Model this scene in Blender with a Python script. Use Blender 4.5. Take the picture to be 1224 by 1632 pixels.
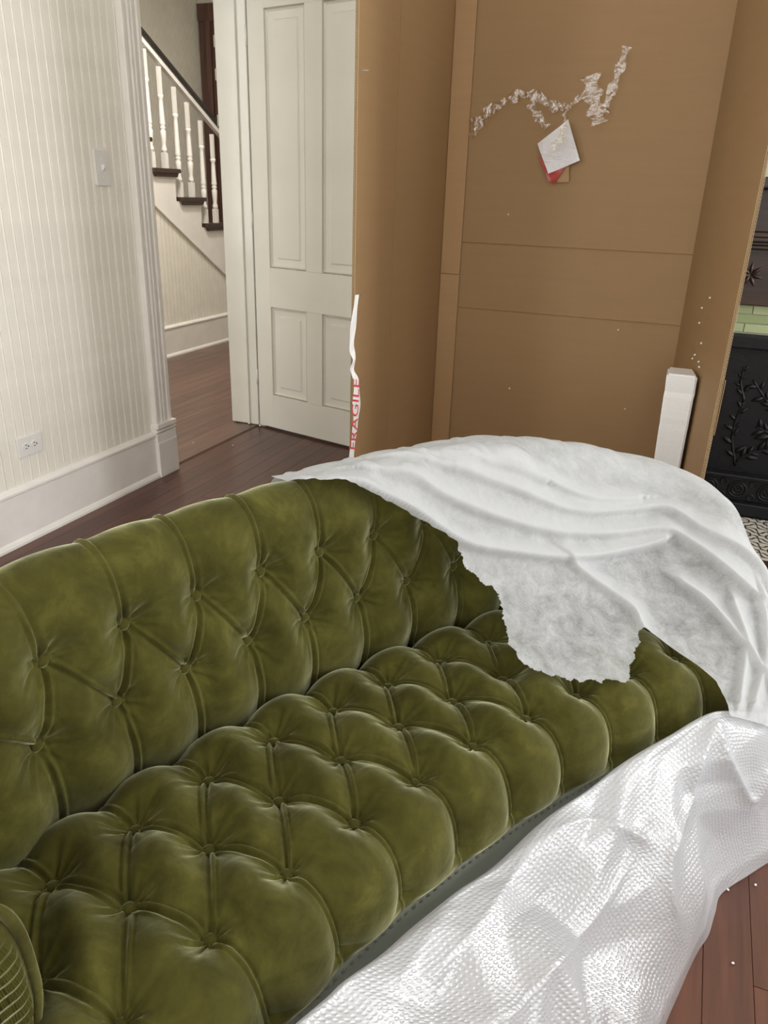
import bpy, bmesh, math, random
import numpy as np
from mathutils import Vector, Matrix, Euler

random.seed(7)
rng = np.random.RandomState(11)
for o in list(bpy.data.objects):
    bpy.data.objects.remove(o, do_unlink=True)
scene = bpy.context.scene
COL = scene.collection

# ------------------------------------------------------------------ camera
# room frame: left wall is the plane x = WX, running along +Y; camera above the origin
F, HC = 1226.0, 1.25
R = np.array([[0.9272, -0.1701, 0.3338],
              [0.3734, 0.3471, -0.8603],
              [0.0305, 0.9223, 0.3854]])          # camera axes -> room axes
u_, s_, v_ = np.linalg.svd(R)
R = u_ @ v_
CAMP = np.array([0, 0, HC])
cam_d = bpy.data.cameras.new('camera')
cam_d.sensor_fit = 'HORIZONTAL'; cam_d.sensor_width = 36.0
cam_d.lens = 36.0 * F / 1224.0
cam_d.clip_start = 0.02; cam_d.clip_end = 60
cam = bpy.data.objects.new('camera', cam_d); COL.objects.link(cam)
M = Matrix(R.tolist()).to_4x4(); M.translation = Vector((0, 0, HC))
cam.matrix_world = M
scene.camera = cam

# ------------------------------------------------------------------ world, lights, exposure
world = bpy.data.worlds.new('world'); scene.world = world
world.use_nodes = True
bg = world.node_tree.nodes['Background']
bg.inputs[0].default_value = (0.80, 0.90, 1.0, 1); bg.inputs[1].default_value = 1.0


def area_light(name, loc, rot, sx, sy, power, color):
    d = bpy.data.lights.new(name, 'AREA'); d.shape = 'RECTANGLE'
    d.size = sx; d.size_y = sy; d.energy = power; d.color = color
    o = bpy.data.objects.new(name, d); COL.objects.link(o)
    o.location = loc; o.rotation_euler = rot
    return o


PI = math.pi
# daylight from unseen windows placed for their light: rear, right, left and hall
area_light('daylight_rear', (0.55, -2.52, 1.75), (PI/2, 0, 0), 1.1, 1.9, 46, (1.0, 0.98, 0.95))
area_light('daylight_rear', (-1.15, -2.52, 1.75), (PI/2, 0, 0), 1.1, 1.9, 34, (1.0, 0.98, 0.95))
area_light('daylight_right', (2.72, 0.55, 1.65), (PI/2, 0, PI/2), 1.2, 2.0, 48, (0.97, 0.98, 1.0))
area_light('daylight_right', (2.72, 2.35, 1.65), (PI/2, 0, PI/2), 1.0, 2.0, 116, (0.97, 0.98, 1.0))
area_light('daylight_left', (-2.42, -0.10, 1.72), (PI/2, 0, -PI/2), 1.15, 1.95, 62, (1.0, 0.99, 0.96))
area_light('hall_window_fill', (-3.4, 1.12, 1.7), (PI/2, 0, 0), 1.0, 1.9, 18, (1.0, 0.96, 0.90))  # fill for the hall, through an added window out of view

area_light('hall_fill_overhead', (-2.85, 4.2, 2.93), (0, 0, 0), 0.34, 0.34, 49, (1.0, 0.95, 0.88))  # overhead light added to brighten the hall, no such lamp known

vs = scene.view_settings
vs.view_transform = 'Standard'; vs.look = 'None'; vs.gamma = 1.0; vs.use_curve_mapping = False
vs.exposure = 0.0


# ------------------------------------------------------------------ pixel helpers (1224 x 1632 frame)
def ray(p):
    return R @ np.array([p[0] - 612.0, 816.0 - p[1], -F])


def on_plane(p, P0, n):
    r = ray(p); t = np.dot(np.array(P0, float) - CAMP, n) / np.dot(r, n)
    return CAMP + t * r


def on_z(p, z=0.0): return on_plane(p, (0, 0, z), (0, 0, 1))
def on_y(p, y): return on_plane(p, (0, y, 0), (0, 1, 0))
def on_x(p, x): return on_plane(p, (x, 0, 0), (1, 0, 0))


def project(P):
    c = (np.asarray(P, float) - CAMP) @ R
    return np.stack([612 + F * c[..., 0] / -c[..., 2], 816 - F * c[..., 1] / -c[..., 2]], -1)


# ------------------------------------------------------------------ object helpers
WL = {}


def wl(o): return WL.get(o.name, Vector((0, 0, 0)))


def link(o, parent=None, wloc=(0, 0, 0)):
    COL.objects.link(o)
    wloc = Vector(wloc); WL[o.name] = wloc
    if parent is not None:
        o.parent = parent; o.location = wloc - wl(parent)
    else:
        o.location = wloc
    return o


def tag(o, label=None, cat=None, group=None, kind=None):
    if label: o['label'] = label
    if cat: o['category'] = cat
    if group: o['group'] = group
    if kind: o['kind'] = kind
    return o


def empty(name, loc, label=None, cat=None, group=None, kind=None):
    o = bpy.data.objects.new(name, None); o.empty_display_size = 0.05
    link(o, None, loc)
    return tag(o, label, cat, group, kind)


def mesh(name, V, Fc, mat=None, parent=None, smooth=False, origin=None):
    V = np.asarray(V, float)
    if origin is None:
        lo, hi = V.min(0), V.max(0); origin = np.array([(lo[0]+hi[0])/2, (lo[1]+hi[1])/2, lo[2]])
    me = bpy.data.meshes.new(name)
    me.from_pydata((V - np.array(origin)).tolist(), [], [list(map(int, f)) for f in Fc])
    me.update()
    if mat: me.materials.append(mat)
    if smooth: me.polygons.foreach_set('use_smooth', [True] * len(me.polygons))
    o = bpy.data.objects.new(name, me)
    return link(o, parent, origin)


def place(name, me, loc, parent=None, rot=None, scale=None):
    o = bpy.data.objects.new(name, me)
    if rot is not None: o.rotation_euler = rot
    if scale is not None: o.scale = scale
    return link(o, parent, loc)


class MB:
    """collects shapes of ONE part"""
    def __init__(s): s.V = []; s.F = []; s.n = 0

    def add(s, V, Fc):
        V = np.asarray(V, float); s.V.append(V)
        s.F += [[i + s.n for i in f] for f in Fc]; s.n += len(V); return s

    def box(s, x0, x1, y0, y1, z0, z1):
        V = [(x, y, z) for z in (z0, z1) for y in (y0, y1) for x in (x0, x1)]
        return s.add(V, [(0, 2, 3, 1), (4, 5, 7, 6), (0, 1, 5, 4), (2, 6, 7, 3), (0, 4, 6, 2), (1, 3, 7, 5)])

    def hexa(s, bottom, top):
        return s.add(list(bottom) + list(top), [(3, 2, 1, 0), (4, 5, 6, 7), (0, 1, 5, 4), (1, 2, 6, 5), (2, 3, 7, 6), (3, 0, 4, 7)])

    def prism(s, poly, a, b):
        """poly: list of 3D points; extruded from +a to +b (vectors)"""
        P = np.asarray(poly, float); n = len(P)
        V = np.concatenate([P + np.array(a), P + np.array(b)])
        Fc = [list(range(n))[::-1], list(range(n, 2*n))] + [(i, (i+1) % n, n+(i+1) % n, n+i) for i in range(n)]
        return s.add(V, Fc)

    def lathe(s, prof, cx, cy, seg=16):
        V = []; Fc = []
        for r, z in prof:
            for k in range(seg):
                a = 2*PI*k/seg; V.append((cx + r*math.cos(a), cy + r*math.sin(a), z))
        m = len(prof)
        for i in range(m-1):
            for k in range(seg):
                k2 = (k+1) % seg
                Fc.append((i*seg+k, i*seg+k2, (i+1)*seg+k2, (i+1)*seg+k))
        Fc.append(list(range(seg))[::-1]); Fc.append([(m-1)*seg+k for k in range(seg)])
        return s.add(V, Fc)

    def tube(s, pts, rad, seg=8):
        P = [Vector(p) for p in pts]; V = []; Fc = []
        rr = rad if hasattr(rad, '__len__') else [rad]*len(P)
        up = Vector((0.03, 0.05, 1)).normalized()
        for i, p in enumerate(P):
            t = (P[min(i+1, len(P)-1)] - P[max(i-1, 0)]).normalized()
            a = t.cross(up)
            if a.length < 1e-3: a = t.cross(Vector((1, 0, 0)))
            a.normalize(); b = t.cross(a)
            for k in range(seg):
                q = 2*PI*k/seg; V.append(p + (a*math.cos(q) + b*math.sin(q))*rr[i])
        for i in range(len(P)-1):
            for k in range(seg):
                k2 = (k+1) % seg; Fc.append((i*seg+k, i*seg+k2, (i+1)*seg+k2, (i+1)*seg+k))
        Fc.append(list(range(seg))[::-1]); Fc.append([(len(P)-1)*seg+k for k in range(seg)])
        return s.add([tuple(v) for v in V], Fc)

    def build(s, name, mat, parent=None, smooth=False, bevel=0.0, origin=None):
        o = mesh(name, np.concatenate(s.V), s.F, mat, parent, smooth, origin)
        if bevel: bevel_mesh(o.data, bevel)
        return o


def bevel_mesh(me, w, seg=2, ang=0.6):
    bm = bmesh.new(); bm.from_mesh(me)
    bmesh.ops.remove_doubles(bm, verts=bm.verts, dist=1e-5)
    bm.normal_update()
    es = [e for e in bm.edges if len(e.link_faces) == 2 and e.calc_face_angle(0) > ang]
    bmesh.ops.bevel(bm, geom=es, offset=w, segments=seg, profile=0.6, affect='EDGES', clamp_overlap=True)
    bm.to_mesh(me); bm.free(); me.update()


def B(name, x0, x1, y0, y1, z0, z1, mat, parent=None, bevel=0.0):
    return MB().box(x0, x1, y0, y1, z0, z1).build(name, mat, parent, bevel=bevel)


def grid_faces(nu, nv, keep=None):
    idx = np.arange(nu*nv).reshape(nu, nv)
    f = np.stack([idx[:-1, :-1], idx[1:, :-1], idx[1:, 1:], idx[:-1, 1:]], -1)
    if keep is not None:
        k = keep[:-1, :-1] & keep[1:, :-1] & keep[1:, 1:] & keep[:-1, 1:]
        f = f[k]
    return f.reshape(-1, 4)


def fast_mesh(name, V, Fc, mat, parent=None, smooth=True, origin=None):
    """numpy grid mesh, drops unused vertices"""
    V = np.asarray(V, float).reshape(-1, 3); Fc = np.asarray(Fc)
    used = np.unique(Fc); mp = -np.ones(len(V), int); mp[used] = np.arange(len(used))
    V = V[used]; Fc = mp[Fc]
    if origin is None:
        lo, hi = V.min(0), V.max(0); origin = np.array([(lo[0]+hi[0])/2, (lo[1]+hi[1])/2, lo[2]])
    me = bpy.data.meshes.new(name)
    me.vertices.add(len(V)); me.vertices.foreach_set('co', (V - origin).ravel())
    n = len(Fc); k = Fc.shape[1]
    me.loops.add(n*k); me.loops.foreach_set('vertex_index', Fc.ravel())
    me.polygons.add(n); me.polygons.foreach_set('loop_start', np.arange(0, n*k, k))
    me.update(calc_edges=True); me.validate()
    if smooth: me.polygons.foreach_set('use_smooth', [True]*n)
    if mat: me.materials.append(mat)
    o = bpy.data.objects.new(name, me)
    return link(o, parent, origin)


# ------------------------------------------------------------------ materials
def new_mat(name):
    m = bpy.data.materials.new(name); m.use_nodes = True
    nt = m.node_tree; return m, nt, nt.nodes['Principled BSDF']


def nd(nt, t, **kw):
    n = nt.nodes.new(t)
    for k, v in kw.items():
        if k.startswith('i_'):
            n.inputs[k[2:].replace('_', ' ')].default_value = v
        else: setattr(n, k, v)
    return n


def ramp(nt, src, stops):
    n = nd(nt, 'ShaderNodeValToRGB'); cr = n.color_ramp
    while len(cr.elements) > 1: cr.elements.remove(cr.elements[-1])
    cr.elements[0].position = stops[0][0]; cr.elements[0].color = (*stops[0][1], 1)
    for p, c in stops[1:]:
        e = cr.elements.new(p); e.color = (*c, 1)
    nt.links.new(src, n.inputs[0]); return n


def coords(nt, scale=(1, 1, 1), kind='Object', rot=(0, 0, 0), loc=(0, 0, 0)):
    tc = nd(nt, 'ShaderNodeTexCoord'); mp = nd(nt, 'ShaderNodeMapping')
    mp.inputs['Scale'].default_value = scale; mp.inputs['Rotation'].default_value = rot; mp.inputs['Location'].default_value = loc
    nt.links.new(tc.outputs[kind], mp.inputs[0]); return mp


def bump(nt, bsdf, src, strength, dist=0.01):
    b = nd(nt, 'ShaderNodeBump'); b.inputs['Strength'].default_value = strength; b.inputs['Distance'].default_value = dist
    nt.links.new(src, b.inputs['Height']); nt.links.new(b.outputs[0], bsdf.inputs['Normal']); return b


def paint(name, col, rough=0.4, vary=0.04, bumps=0.12, scale=9, spec=0.5):
    m, nt, b = new_mat(name)
    mp = coords(nt)
    n = nd(nt, 'ShaderNodeTexNoise', i_Scale=scale, i_Detail=5.0); nt.links.new(mp.outputs[0], n.inputs['Vector'])
    c1 = tuple(max(0, x*(1-vary)) for x in col); c2 = tuple(min(1, x*(1+vary)) for x in col)
    r = ramp(nt, n.outputs[0], [(0.3, c1), (0.7, c2)]); nt.links.new(r.outputs[0], b.inputs['Base Color'])
    b.inputs['Roughness'].default_value = rough; b.inputs['Specular IOR Level'].default_value = spec
    n2 = nd(nt, 'ShaderNodeTexNoise', i_Scale=55.0, i_Detail=3.0); nt.links.new(mp.outputs[0], n2.inputs['Vector'])
    bump(nt, b, n2.outputs[0], bumps, 0.004)
    return m


def wood(name, cols, rough, along='Y', freq=1.0, island=True, coat=0.0):
    m, nt, b = new_mat(name)
    st = {'Y': (26, 1.6, 26), 'X': (1.6, 26, 26), 'Z': (26, 26, 1.6)}[along]
    mp = coords(nt, tuple(v*freq for v in st))
    oi = nd(nt, 'ShaderNodeObjectInfo')
    if island:
        ad = nd(nt, 'ShaderNodeVectorMath', operation='ADD'); sc = nd(nt, 'ShaderNodeVectorMath', operation='SCALE')
        cb = nd(nt, 'ShaderNodeCombineXYZ')
        for i in range(3): nt.links.new(oi.outputs['Random'], cb.inputs[i])
        nt.links.new(cb.outputs[0], sc.inputs[0]); sc.inputs['Scale'].default_value = 91.0
        nt.links.new(mp.outputs[0], ad.inputs[0]); nt.links.new(sc.outputs[0], ad.inputs[1]); vec = ad.outputs[0]
    else: vec = mp.outputs[0]
    n = nd(nt, 'ShaderNodeTexNoise', i_Scale=1.0, i_Detail=7.0, i_Roughness=0.62, i_Distortion=0.8); nt.links.new(vec, n.inputs['Vector'])
    r = ramp(nt, n.outputs[0], [(0.28, cols[0]), (0.5, cols[1]), (0.74, cols[2])])
    hv = nd(nt, 'ShaderNodeHueSaturation'); nt.links.new(r.outputs[0], hv.inputs['Color'])
    mr = nd(nt, 'ShaderNodeMapRange'); mr.inputs[3].default_value = 0.86; mr.inputs[4].default_value = 1.14
    nt.links.new(oi.outputs['Random'], mr.inputs[0]); nt.links.new(mr.outputs[0], hv.inputs['Value'])
    nt.links.new(hv.outputs[0], b.inputs['Base Color'])
    b.inputs['Roughness'].default_value = rough; b.inputs['Coat Weight'].default_value = coat; b.inputs['Coat Roughness'].default_value = 0.18
    bump(nt, b, n.outputs[0], 0.12, 0.003)
    return m


MAT = {}
MAT['wall'] = paint('white_board_paint', (0.86, 0.825, 0.735), 0.38)
MAT['trim'] = paint('white_trim_paint', (0.87, 0.84, 0.79), 0.33)
MAT['door'] = paint('cream_gloss_door_paint', (0.88, 0.865, 0.78), 0.15, bumps=0.10, scale=3)
MAT['plastic'] = paint('white_plastic', (0.80, 0.79, 0.75), 0.3, vary=0.01, bumps=0.0)
MAT['hole'] = paint('dark_slot', (0.03, 0.03, 0.03), 0.6, bumps=0)
MAT['ceil'] = paint('ceiling_paint', (0.75, 0.73, 0.68), 0.6)
MAT['floor'] = wood('red_brown_floor', ((0.055, 0.017, 0.009), (0.085, 0.027, 0.014), (0.125, 0.042, 0.022)), 0.36, 'Y', coat=0.14)
MAT['hallfloor'] = wood('worn_hall_floor', ((0.055, 0.026, 0.017), (0.115, 0.054, 0.035), (0.19, 0.095, 0.062)), 0.36, 'Y', coat=0.2)
MAT['gap'] = paint('dark_joint', (0.028, 0.011, 0.007), 0.9, bumps=0)
MAT['darkwood'] = wood('dark_stained_wood', ((0.020, 0.011, 0.008), (0.045, 0.025, 0.018), (0.085, 0.048, 0.034)), 0.35, 'Y', coat=0.2)
MAT['blackrail'] = wood('black_brown_rail', ((0.012, 0.010, 0.009), (0.022, 0.018, 0.016), (0.04, 0.033, 0.03)), 0.3, 'Y', coat=0.3)
MAT['brownwood'] = wood('brown_casing_wood', ((0.085, 0.042, 0.032), (0.145, 0.076, 0.058), (0.21, 0.115, 0.088)), 0.4, 'Z')
MAT['mantel'] = wood('mahogany_mantel', ((0.010, 0.004, 0.0025), (0.022, 0.009, 0.005), (0.045, 0.018, 0.009)), 0.45, 'X', coat=0.05)

# velvet
m, nt, b = new_mat('olive_velvet'); MAT['velvet'] = m
mp = coords(nt)
n1 = nd(nt, 'ShaderNodeTexNoise', i_Scale=13.0, i_Detail=6.0, i_Roughness=0.68, i_Distortion=0.4); nt.links.new(mp.outputs[0], n1.inputs['Vector'])
r1 = ramp(nt, n1.outputs[0], [(0.30, (0.036, 0.033, 0.0048)), (0.52, (0.060, 0.0555, 0.0092)), (0.75, (0.102, 0.095, 0.020))])
nt.links.new(r1.outputs[0], b.inputs['Base Color'])
b.inputs['Roughness'].default_value = 0.82; b.inputs['Specular IOR Level'].default_value = 0.12
b.inputs['Sheen Weight'].default_value = 1.0; b.inputs['Sheen Roughness'].default_value = 0.35
b.inputs['Sheen Tint'].default_value = (0.97, 0.98, 0.64, 1)
rs_ = ramp(nt, n1.outputs[0], [(0.30, (0.50, 0.50, 0.50)), (0.70, (0.92, 0.92, 0.92))]); nt.links.new(rs_.outputs[0], b.inputs['Sheen Weight'])
n2 = nd(nt, 'ShaderNodeTexNoise', i_Scale=420.0, i_Detail=2.0); nt.links.new(mp.outputs[0], n2.inputs['Vector'])
n3 = nd(nt, 'ShaderNodeTexNoise', i_Scale=26.0, i_Detail=5.0, i_Distortion=1.2); nt.links.new(mp.outputs[0], n3.inputs['Vector'])
ma = nd(nt, 'ShaderNodeMath', operation='MULTIPLY_ADD'); ma.inputs[1].default_value = 0.12
nt.links.new(n2.outputs[0], ma.inputs[0]); nt.links.new(n3.outputs[0], ma.inputs[2])
bump(nt, b, ma.outputs[0], 0.22, 0.006)

m, nt, b = new_mat('grazing_lit_border_velvet'); MAT['border'] = m  # velvet whose grey look in grazing light is painted into the base colour
b.inputs['Base Color'].default_value = (0.115, 0.125, 0.095, 1); b.inputs['Roughness'].default_value = 0.7
b.inputs['Sheen Weight'].default_value = 0.6; b.inputs['Sheen Tint'].default_value = (0.75, 0.8, 0.7, 1)
mp = coords(nt); n1 = nd(nt, 'ShaderNodeTexNoise', i_Scale=60.0, i_Detail=4.0); nt.links.new(mp.outputs[0], n1.inputs['Vector']); bump(nt, b, n1.outputs[0], 0.2, 0.003)

m, nt, b = new_mat('aged_nail_metal'); MAT['nail'] = m
b.inputs['Base Color'].default_value = (0.20, 0.20, 0.16, 1); b.inputs['Metallic'].default_value = 0.7; b.inputs['Roughness'].default_value = 0.4

# nonwoven sheet
m, nt, b = new_mat('white_nonwoven_fabric'); MAT['sheet'] = m
mp = coords(nt, (1, 1, 1))
n1 = nd(nt, 'ShaderNodeTexNoise', i_Scale=22.0, i_Detail=8.0, i_Roughness=0.75, i_Distortion=0.4); nt.links.new(mp.outputs[0], n1.inputs['Vector'])
mp2 = coords(nt, (1, 3.2, 1), rot=(0, 0, 0.9))
n2 = nd(nt, 'ShaderNodeTexNoise', i_Scale=95.0, i_Detail=5.0, i_Roughness=0.75, i_Distortion=2.2); nt.links.new(mp2.outputs[0], n2.inputs['Vector'])
mx = nd(nt, 'ShaderNodeMath', operation='MULTIPLY_ADD'); mx.inputs[1].default_value = 0.55
nt.links.new(n2.outputs[0], mx.inputs[0]); nt.links.new(n1.outputs[0], mx.inputs[2])
ra = ramp(nt, mx.outputs[0], [(0.58, (0.52, 0.52, 0.52)), (0.97, (0.10, 0.10, 0.10))])
dif = nd(nt, 'ShaderNodeBsdfDiffuse'); dif.inputs[0].default_value = (0.62, 0.63, 0.64, 1)
trl = nd(nt, 'ShaderNodeBsdfTranslucent'); trl.inputs[0].default_value = (0.69, 0.70, 0.70, 1)
trp = nd(nt, 'ShaderNodeBsdfTransparent')
m1 = nd(nt, 'ShaderNodeMixShader'); m1.inputs[0].default_value = 0.28
m2 = nd(nt, 'ShaderNodeMixShader')
nt.links.new(dif.outputs[0], m1.inputs[1]); nt.links.new(trl.outputs[0], m1.inputs[2])
at_ = nd(nt, 'ShaderNodeAttribute'); at_.attribute_name = 'plies'; rp_ = nd(nt, 'ShaderNodeMapRange'); rp_.inputs[3].default_value = 1.15; rp_.inputs[4].default_value = 0.15
nt.links.new(at_.outputs['Fac'], rp_.inputs[0]); ml_ = nd(nt, 'ShaderNodeMath', operation='MULTIPLY'); nt.links.new(ra.outputs[0], ml_.inputs[0]); nt.links.new(rp_.outputs[0], ml_.inputs[1])
nt.links.new(ml_.outputs[0], m2.inputs[0]); nt.links.new(m1.outputs[0], m2.inputs[1]); nt.links.new(trp.outputs[0], m2.inputs[2])
bb = nd(nt, 'ShaderNodeBump'); bb.inputs['Strength'].default_value = 0.12; bb.inputs['Distance'].default_value = 0.002
nt.links.new(n2.outputs[0], bb.inputs['Height'])
nt.links.new(bb.outputs[0], dif.inputs['Normal'])
nt.links.new(m2.outputs[0], nt.nodes['Material Output'].inputs[0])

# bubble wrap
m, nt, b = new_mat('clear_bubble_wrap'); MAT['wrap'] = m
mp = coords(nt, (1, 1, 1), kind='UV')
vo = nd(nt, 'ShaderNodeTexVoronoi', i_Scale=1.0, i_Randomness=0.3); vo.feature = 'F1'
nt.links.new(mp.outputs[0], vo.inputs['Vector'])
rb = ramp(nt, vo.outputs['Distance'], [(0.0, (1, 1, 1)), (0.22, (0.9, 0.9, 0.9)), (0.42, (0.15, 0.15, 0.15)), (0.5, (0, 0, 0))])
dif = nd(nt, 'ShaderNodeBsdfDiffuse'); dif.inputs[0].default_value = (0.82, 0.84, 0.87, 1)
trl = nd(nt, 'ShaderNodeBsdfTranslucent'); trl.inputs[0].default_value = (0.82, 0.84, 0.87, 1)
glo = nd(nt, 'ShaderNodeBsdfGlossy'); glo.inputs[0].default_value = (1, 1, 1, 1); glo.inputs['Roughness'].default_value = 0.30
trp = nd(nt, 'ShaderNodeBsdfTransparent'); trp.inputs[0].default_value = (0.95, 0.96, 0.97, 1)
m1 = nd(nt, 'ShaderNodeMixShader'); m1.inputs[0].default_value = 0.35
nt.links.new(dif.outputs[0], m1.inputs[1]); nt.links.new(trl.outputs[0], m1.inputs[2])
m2 = nd(nt, 'ShaderNodeMixShader')
at_ = nd(nt, 'ShaderNodeAttribute'); at_.attribute_name = 'thin'; rt_ = nd(nt, 'ShaderNodeMapRange'); rt_.inputs[3].default_value = 0.36; rt_.inputs[4].default_value = 0.74
nt.links.new(at_.outputs['Fac'], rt_.inputs[0]); nt.links.new(rt_.outputs[0], m2.inputs[0])
nt.links.new(m1.outputs[0], m2.inputs[1]); nt.links.new(trp.outputs[0], m2.inputs[2])
m3 = nd(nt, 'ShaderNodeMixShader'); m3.inputs[0].default_value = 0.10
nt.links.new(m2.outputs[0], m3.inputs[1]); nt.links.new(glo.outputs[0], m3.inputs[2])
bb = nd(nt, 'ShaderNodeBump'); bb.inputs['Strength'].default_value = 0.48; bb.inputs['Distance'].default_value = 0.002
nt.links.new(rb.outputs[0], bb.inputs['Height'])
for q in (dif, glo): nt.links.new(bb.outputs[0], q.inputs['Normal'])
nt.links.new(m3.outputs[0], nt.nodes['Material Output'].inputs[0])

# cardboard
def cardboard(name, c):
    m, nt, b = new_mat(name)
    mp = coords(nt, (3, 3, 40)); n = nd(nt, 'ShaderNodeTexNoise', i_Scale=1.0, i_Detail=5.0); nt.links.new(mp.outputs[0], n.inputs['Vector'])
    mp2 = coords(nt, (140, 140, 140)); n2 = nd(nt, 'ShaderNodeTexNoise', i_Scale=1.0, i_Detail=3.0); nt.links.new(mp2.outputs[0], n2.inputs['Vector'])
    ad = nd(nt, 'ShaderNodeMath', operation='MULTIPLY_ADD'); ad.inputs[1].default_value = 0.4
    nt.links.new(n2.outputs[0], ad.inputs[0]); nt.links.new(n.outputs[0], ad.inputs[2])
    r = ramp(nt, ad.outputs[0], [(0.4, tuple(x*0.96 for x in c)), (1.0, tuple(min(1, x*1.04) for x in c))])
    nt.links.new(r.outputs[0], b.inputs['Base Color']); b.inputs['Roughness'].default_value = 0.62
    b.inputs['Specular IOR Level'].default_value = 0.3
    bump(nt, b, n.outputs[0], 0.03, 0.003)
    return m


MAT['card'] = cardboard('brown_cardboard', (0.34, 0.215, 0.105))
MAT['card2'] = cardboard('pale_cardboard_liner', (0.43, 0.27, 0.135))
MAT['flute'] = cardboard('cardboard_fluting', (0.50, 0.36, 0.20))

m, nt, b = new_mat('polystyrene_foam'); MAT['foam'] = m
mp = coords(nt, (1, 1, 1)); n = nd(nt, 'ShaderNodeTexVoronoi', i_Scale=230.0); nt.links.new(mp.outputs[0], n.inputs['Vector'])
b.inputs['Base Color'].default_value = (0.84, 0.84, 0.83, 1); b.inputs['Roughness'].default_value = 0.6
b.inputs['Subsurface Weight'].default_value = 0.15; b.inputs['Subsurface Radius'].default_value = (0.01, 0.01, 0.01)
n2 = nd(nt, 'ShaderNodeTexNoise', i_Scale=14.0, i_Detail=4.0); mp2 = coords(nt, (1, 1, 5)); nt.links.new(mp2.outputs[0], n2.inputs['Vector'])
ad = nd(nt, 'ShaderNodeMath', operation='ADD'); nt.links.new(n.outputs[0], ad.inputs[0]); nt.links.new(n2.outputs[0], ad.inputs[1])
bump(nt, b, ad.outputs[0], 0.25, 0.004)

m, nt, b = new_mat('black_cast_iron'); MAT['iron'] = m
b.inputs['Base Color'].default_value = (0.0045, 0.005, 0.0065, 1); b.inputs['Roughness'].default_value = 0.42; b.inputs['Specular IOR Level'].default_value = 0.28
mp = coords(nt); n = nd(nt, 'ShaderNodeTexNoise', i_Scale=60.0, i_Detail=5.0); nt.links.new(mp.outputs[0], n.inputs['Vector']); bump(nt, b, n.outputs[0], 0.3, 0.003)

m, nt, b = new_mat('green_glazed_tile'); MAT['tile'] = m
oi = nd(nt, 'ShaderNodeObjectInfo'); r = ramp(nt, oi.outputs['Random'], [(0, (0.20, 0.26, 0.12)), (0.5, (0.30, 0.36, 0.19)), (1, (0.40, 0.45, 0.27))])
nt.links.new(r.outputs[0], b.inputs['Base Color']); b.inputs['Roughness'].default_value = 0.12
mp = coords(nt); n = nd(nt, 'ShaderNodeTexNoise', i_Scale=35.0); nt.links.new(mp.outputs[0], n.inputs['Vector']); bump(nt, b, n.outputs[0], 0.25, 0.004)
MAT['grout'] = paint('pale_grout', (0.42, 0.42, 0.34), 0.8)

# encaustic hearth tile print
m, nt, b = new_mat('patterned_hearth_tile'); MAT['hearth'] = m
mp = coords(nt, (1, 1, 1)); sp = nd(nt, 'ShaderNodeSeparateXYZ'); nt.links.new(mp.outputs[0], sp.inputs[0])
def mth(op, a, b_=None, c=None):
    n = nd(nt, 'ShaderNodeMath', operation=op)
    for i, q in enumerate((a, b_, c)):
        if q is None: continue
        if isinstance(q, (int, float)): n.inputs[i].default_value = q
        else: nt.links.new(q, n.inputs[i])
    return n.outputs[0]
kx = mth('MULTIPLY', sp.outputs[0], 2*PI/0.15); ky = mth('MULTIPLY', sp.outputs[1], 2*PI/0.15)
sx_, sy_ = mth('SINE', kx), mth('SINE', ky)
cx2, cy2 = mth('COSINE', mth('MULTIPLY', kx, 2.0)), mth('COSINE', mth('MULTIPLY', ky, 2.0))
f1 = mth('ABSOLUTE', mth('ADD', mth('MULTIPLY', sx_, sy_), mth('MULTIPLY', mth('MULTIPLY', cx2, cy2), 0.55)))
f2 = mth('ABSOLUTE', mth('ADD', mth('COSINE', mth('ADD', kx, ky)), mth('MULTIPLY', mth('COSINE', mth('SUBTRACT', kx, ky)), 0.8)))
ff = mth('MINIMUM', f1, mth('ADD', f2, 0.05))
r = ramp(nt, ff, [(0.20, (0.028, 0.028, 0.030)), (0.26, (0.46, 0.43, 0.36))])
nt.links.new(r.outputs[0], b.inputs['Base Color']); b.inputs['Roughness'].default_value = 0.45

m, nt, b = new_mat('clear_packing_tape'); MAT['tape'] = m
trp = nd(nt, 'ShaderNodeBsdfTransparent'); trp.inputs[0].default_value = (0.93, 0.89, 0.80, 1)
glo = nd(nt, 'ShaderNodeBsdfGlossy'); glo.inputs['Roughness'].default_value = 0.10
mx = nd(nt, 'ShaderNodeMixShader'); mx.inputs[0].default_value = 0.17
mp = coords(nt); n = nd(nt, 'ShaderNodeTexNoise', i_Scale=60.0, i_Detail=4.0); nt.links.new(mp.outputs[0], n.inputs['Vector'])
bb = nd(nt, 'ShaderNodeBump'); bb.inputs['Strength'].default_value = 0.6; bb.inputs['Distance'].default_value = 0.006
nt.links.new(n.outputs[0], bb.inputs['Height']); nt.links.new(bb.outputs[0], glo.inputs['Normal'])
nt.links.new(trp.outputs[0], mx.inputs[1]); nt.links.new(glo.outputs[0], mx.inputs[2]); nt.links.new(mx.outputs[0], nt.nodes['Material Output'].inputs[0])
MAT['paper'] = paint('white_paper', (0.78, 0.78, 0.81), 0.3, vary=0.03, bumps=0.8, scale=30)
MAT['redpaper'] = paint('red_paper', (0.42, 0.035, 0.018), 0.3, vary=0.2, bumps=0.3, scale=30)
MAT['whitetape'] = paint('white_vinyl_tape', (0.80, 0.79, 0.78), 0.3, vary=0.02, bumps=0.05)
MAT['redink'] = paint('red_ink', (0.60, 0.06, 0.06), 0.4, bumps=0)
MAT['greenwall'] = paint('pale_sage_wall', (0.55, 0.58, 0.44), 0.5)
MAT['bronze'] = paint('dark_bronze', (0.05, 0.035, 0.025), 0.35, bumps=0)
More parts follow.
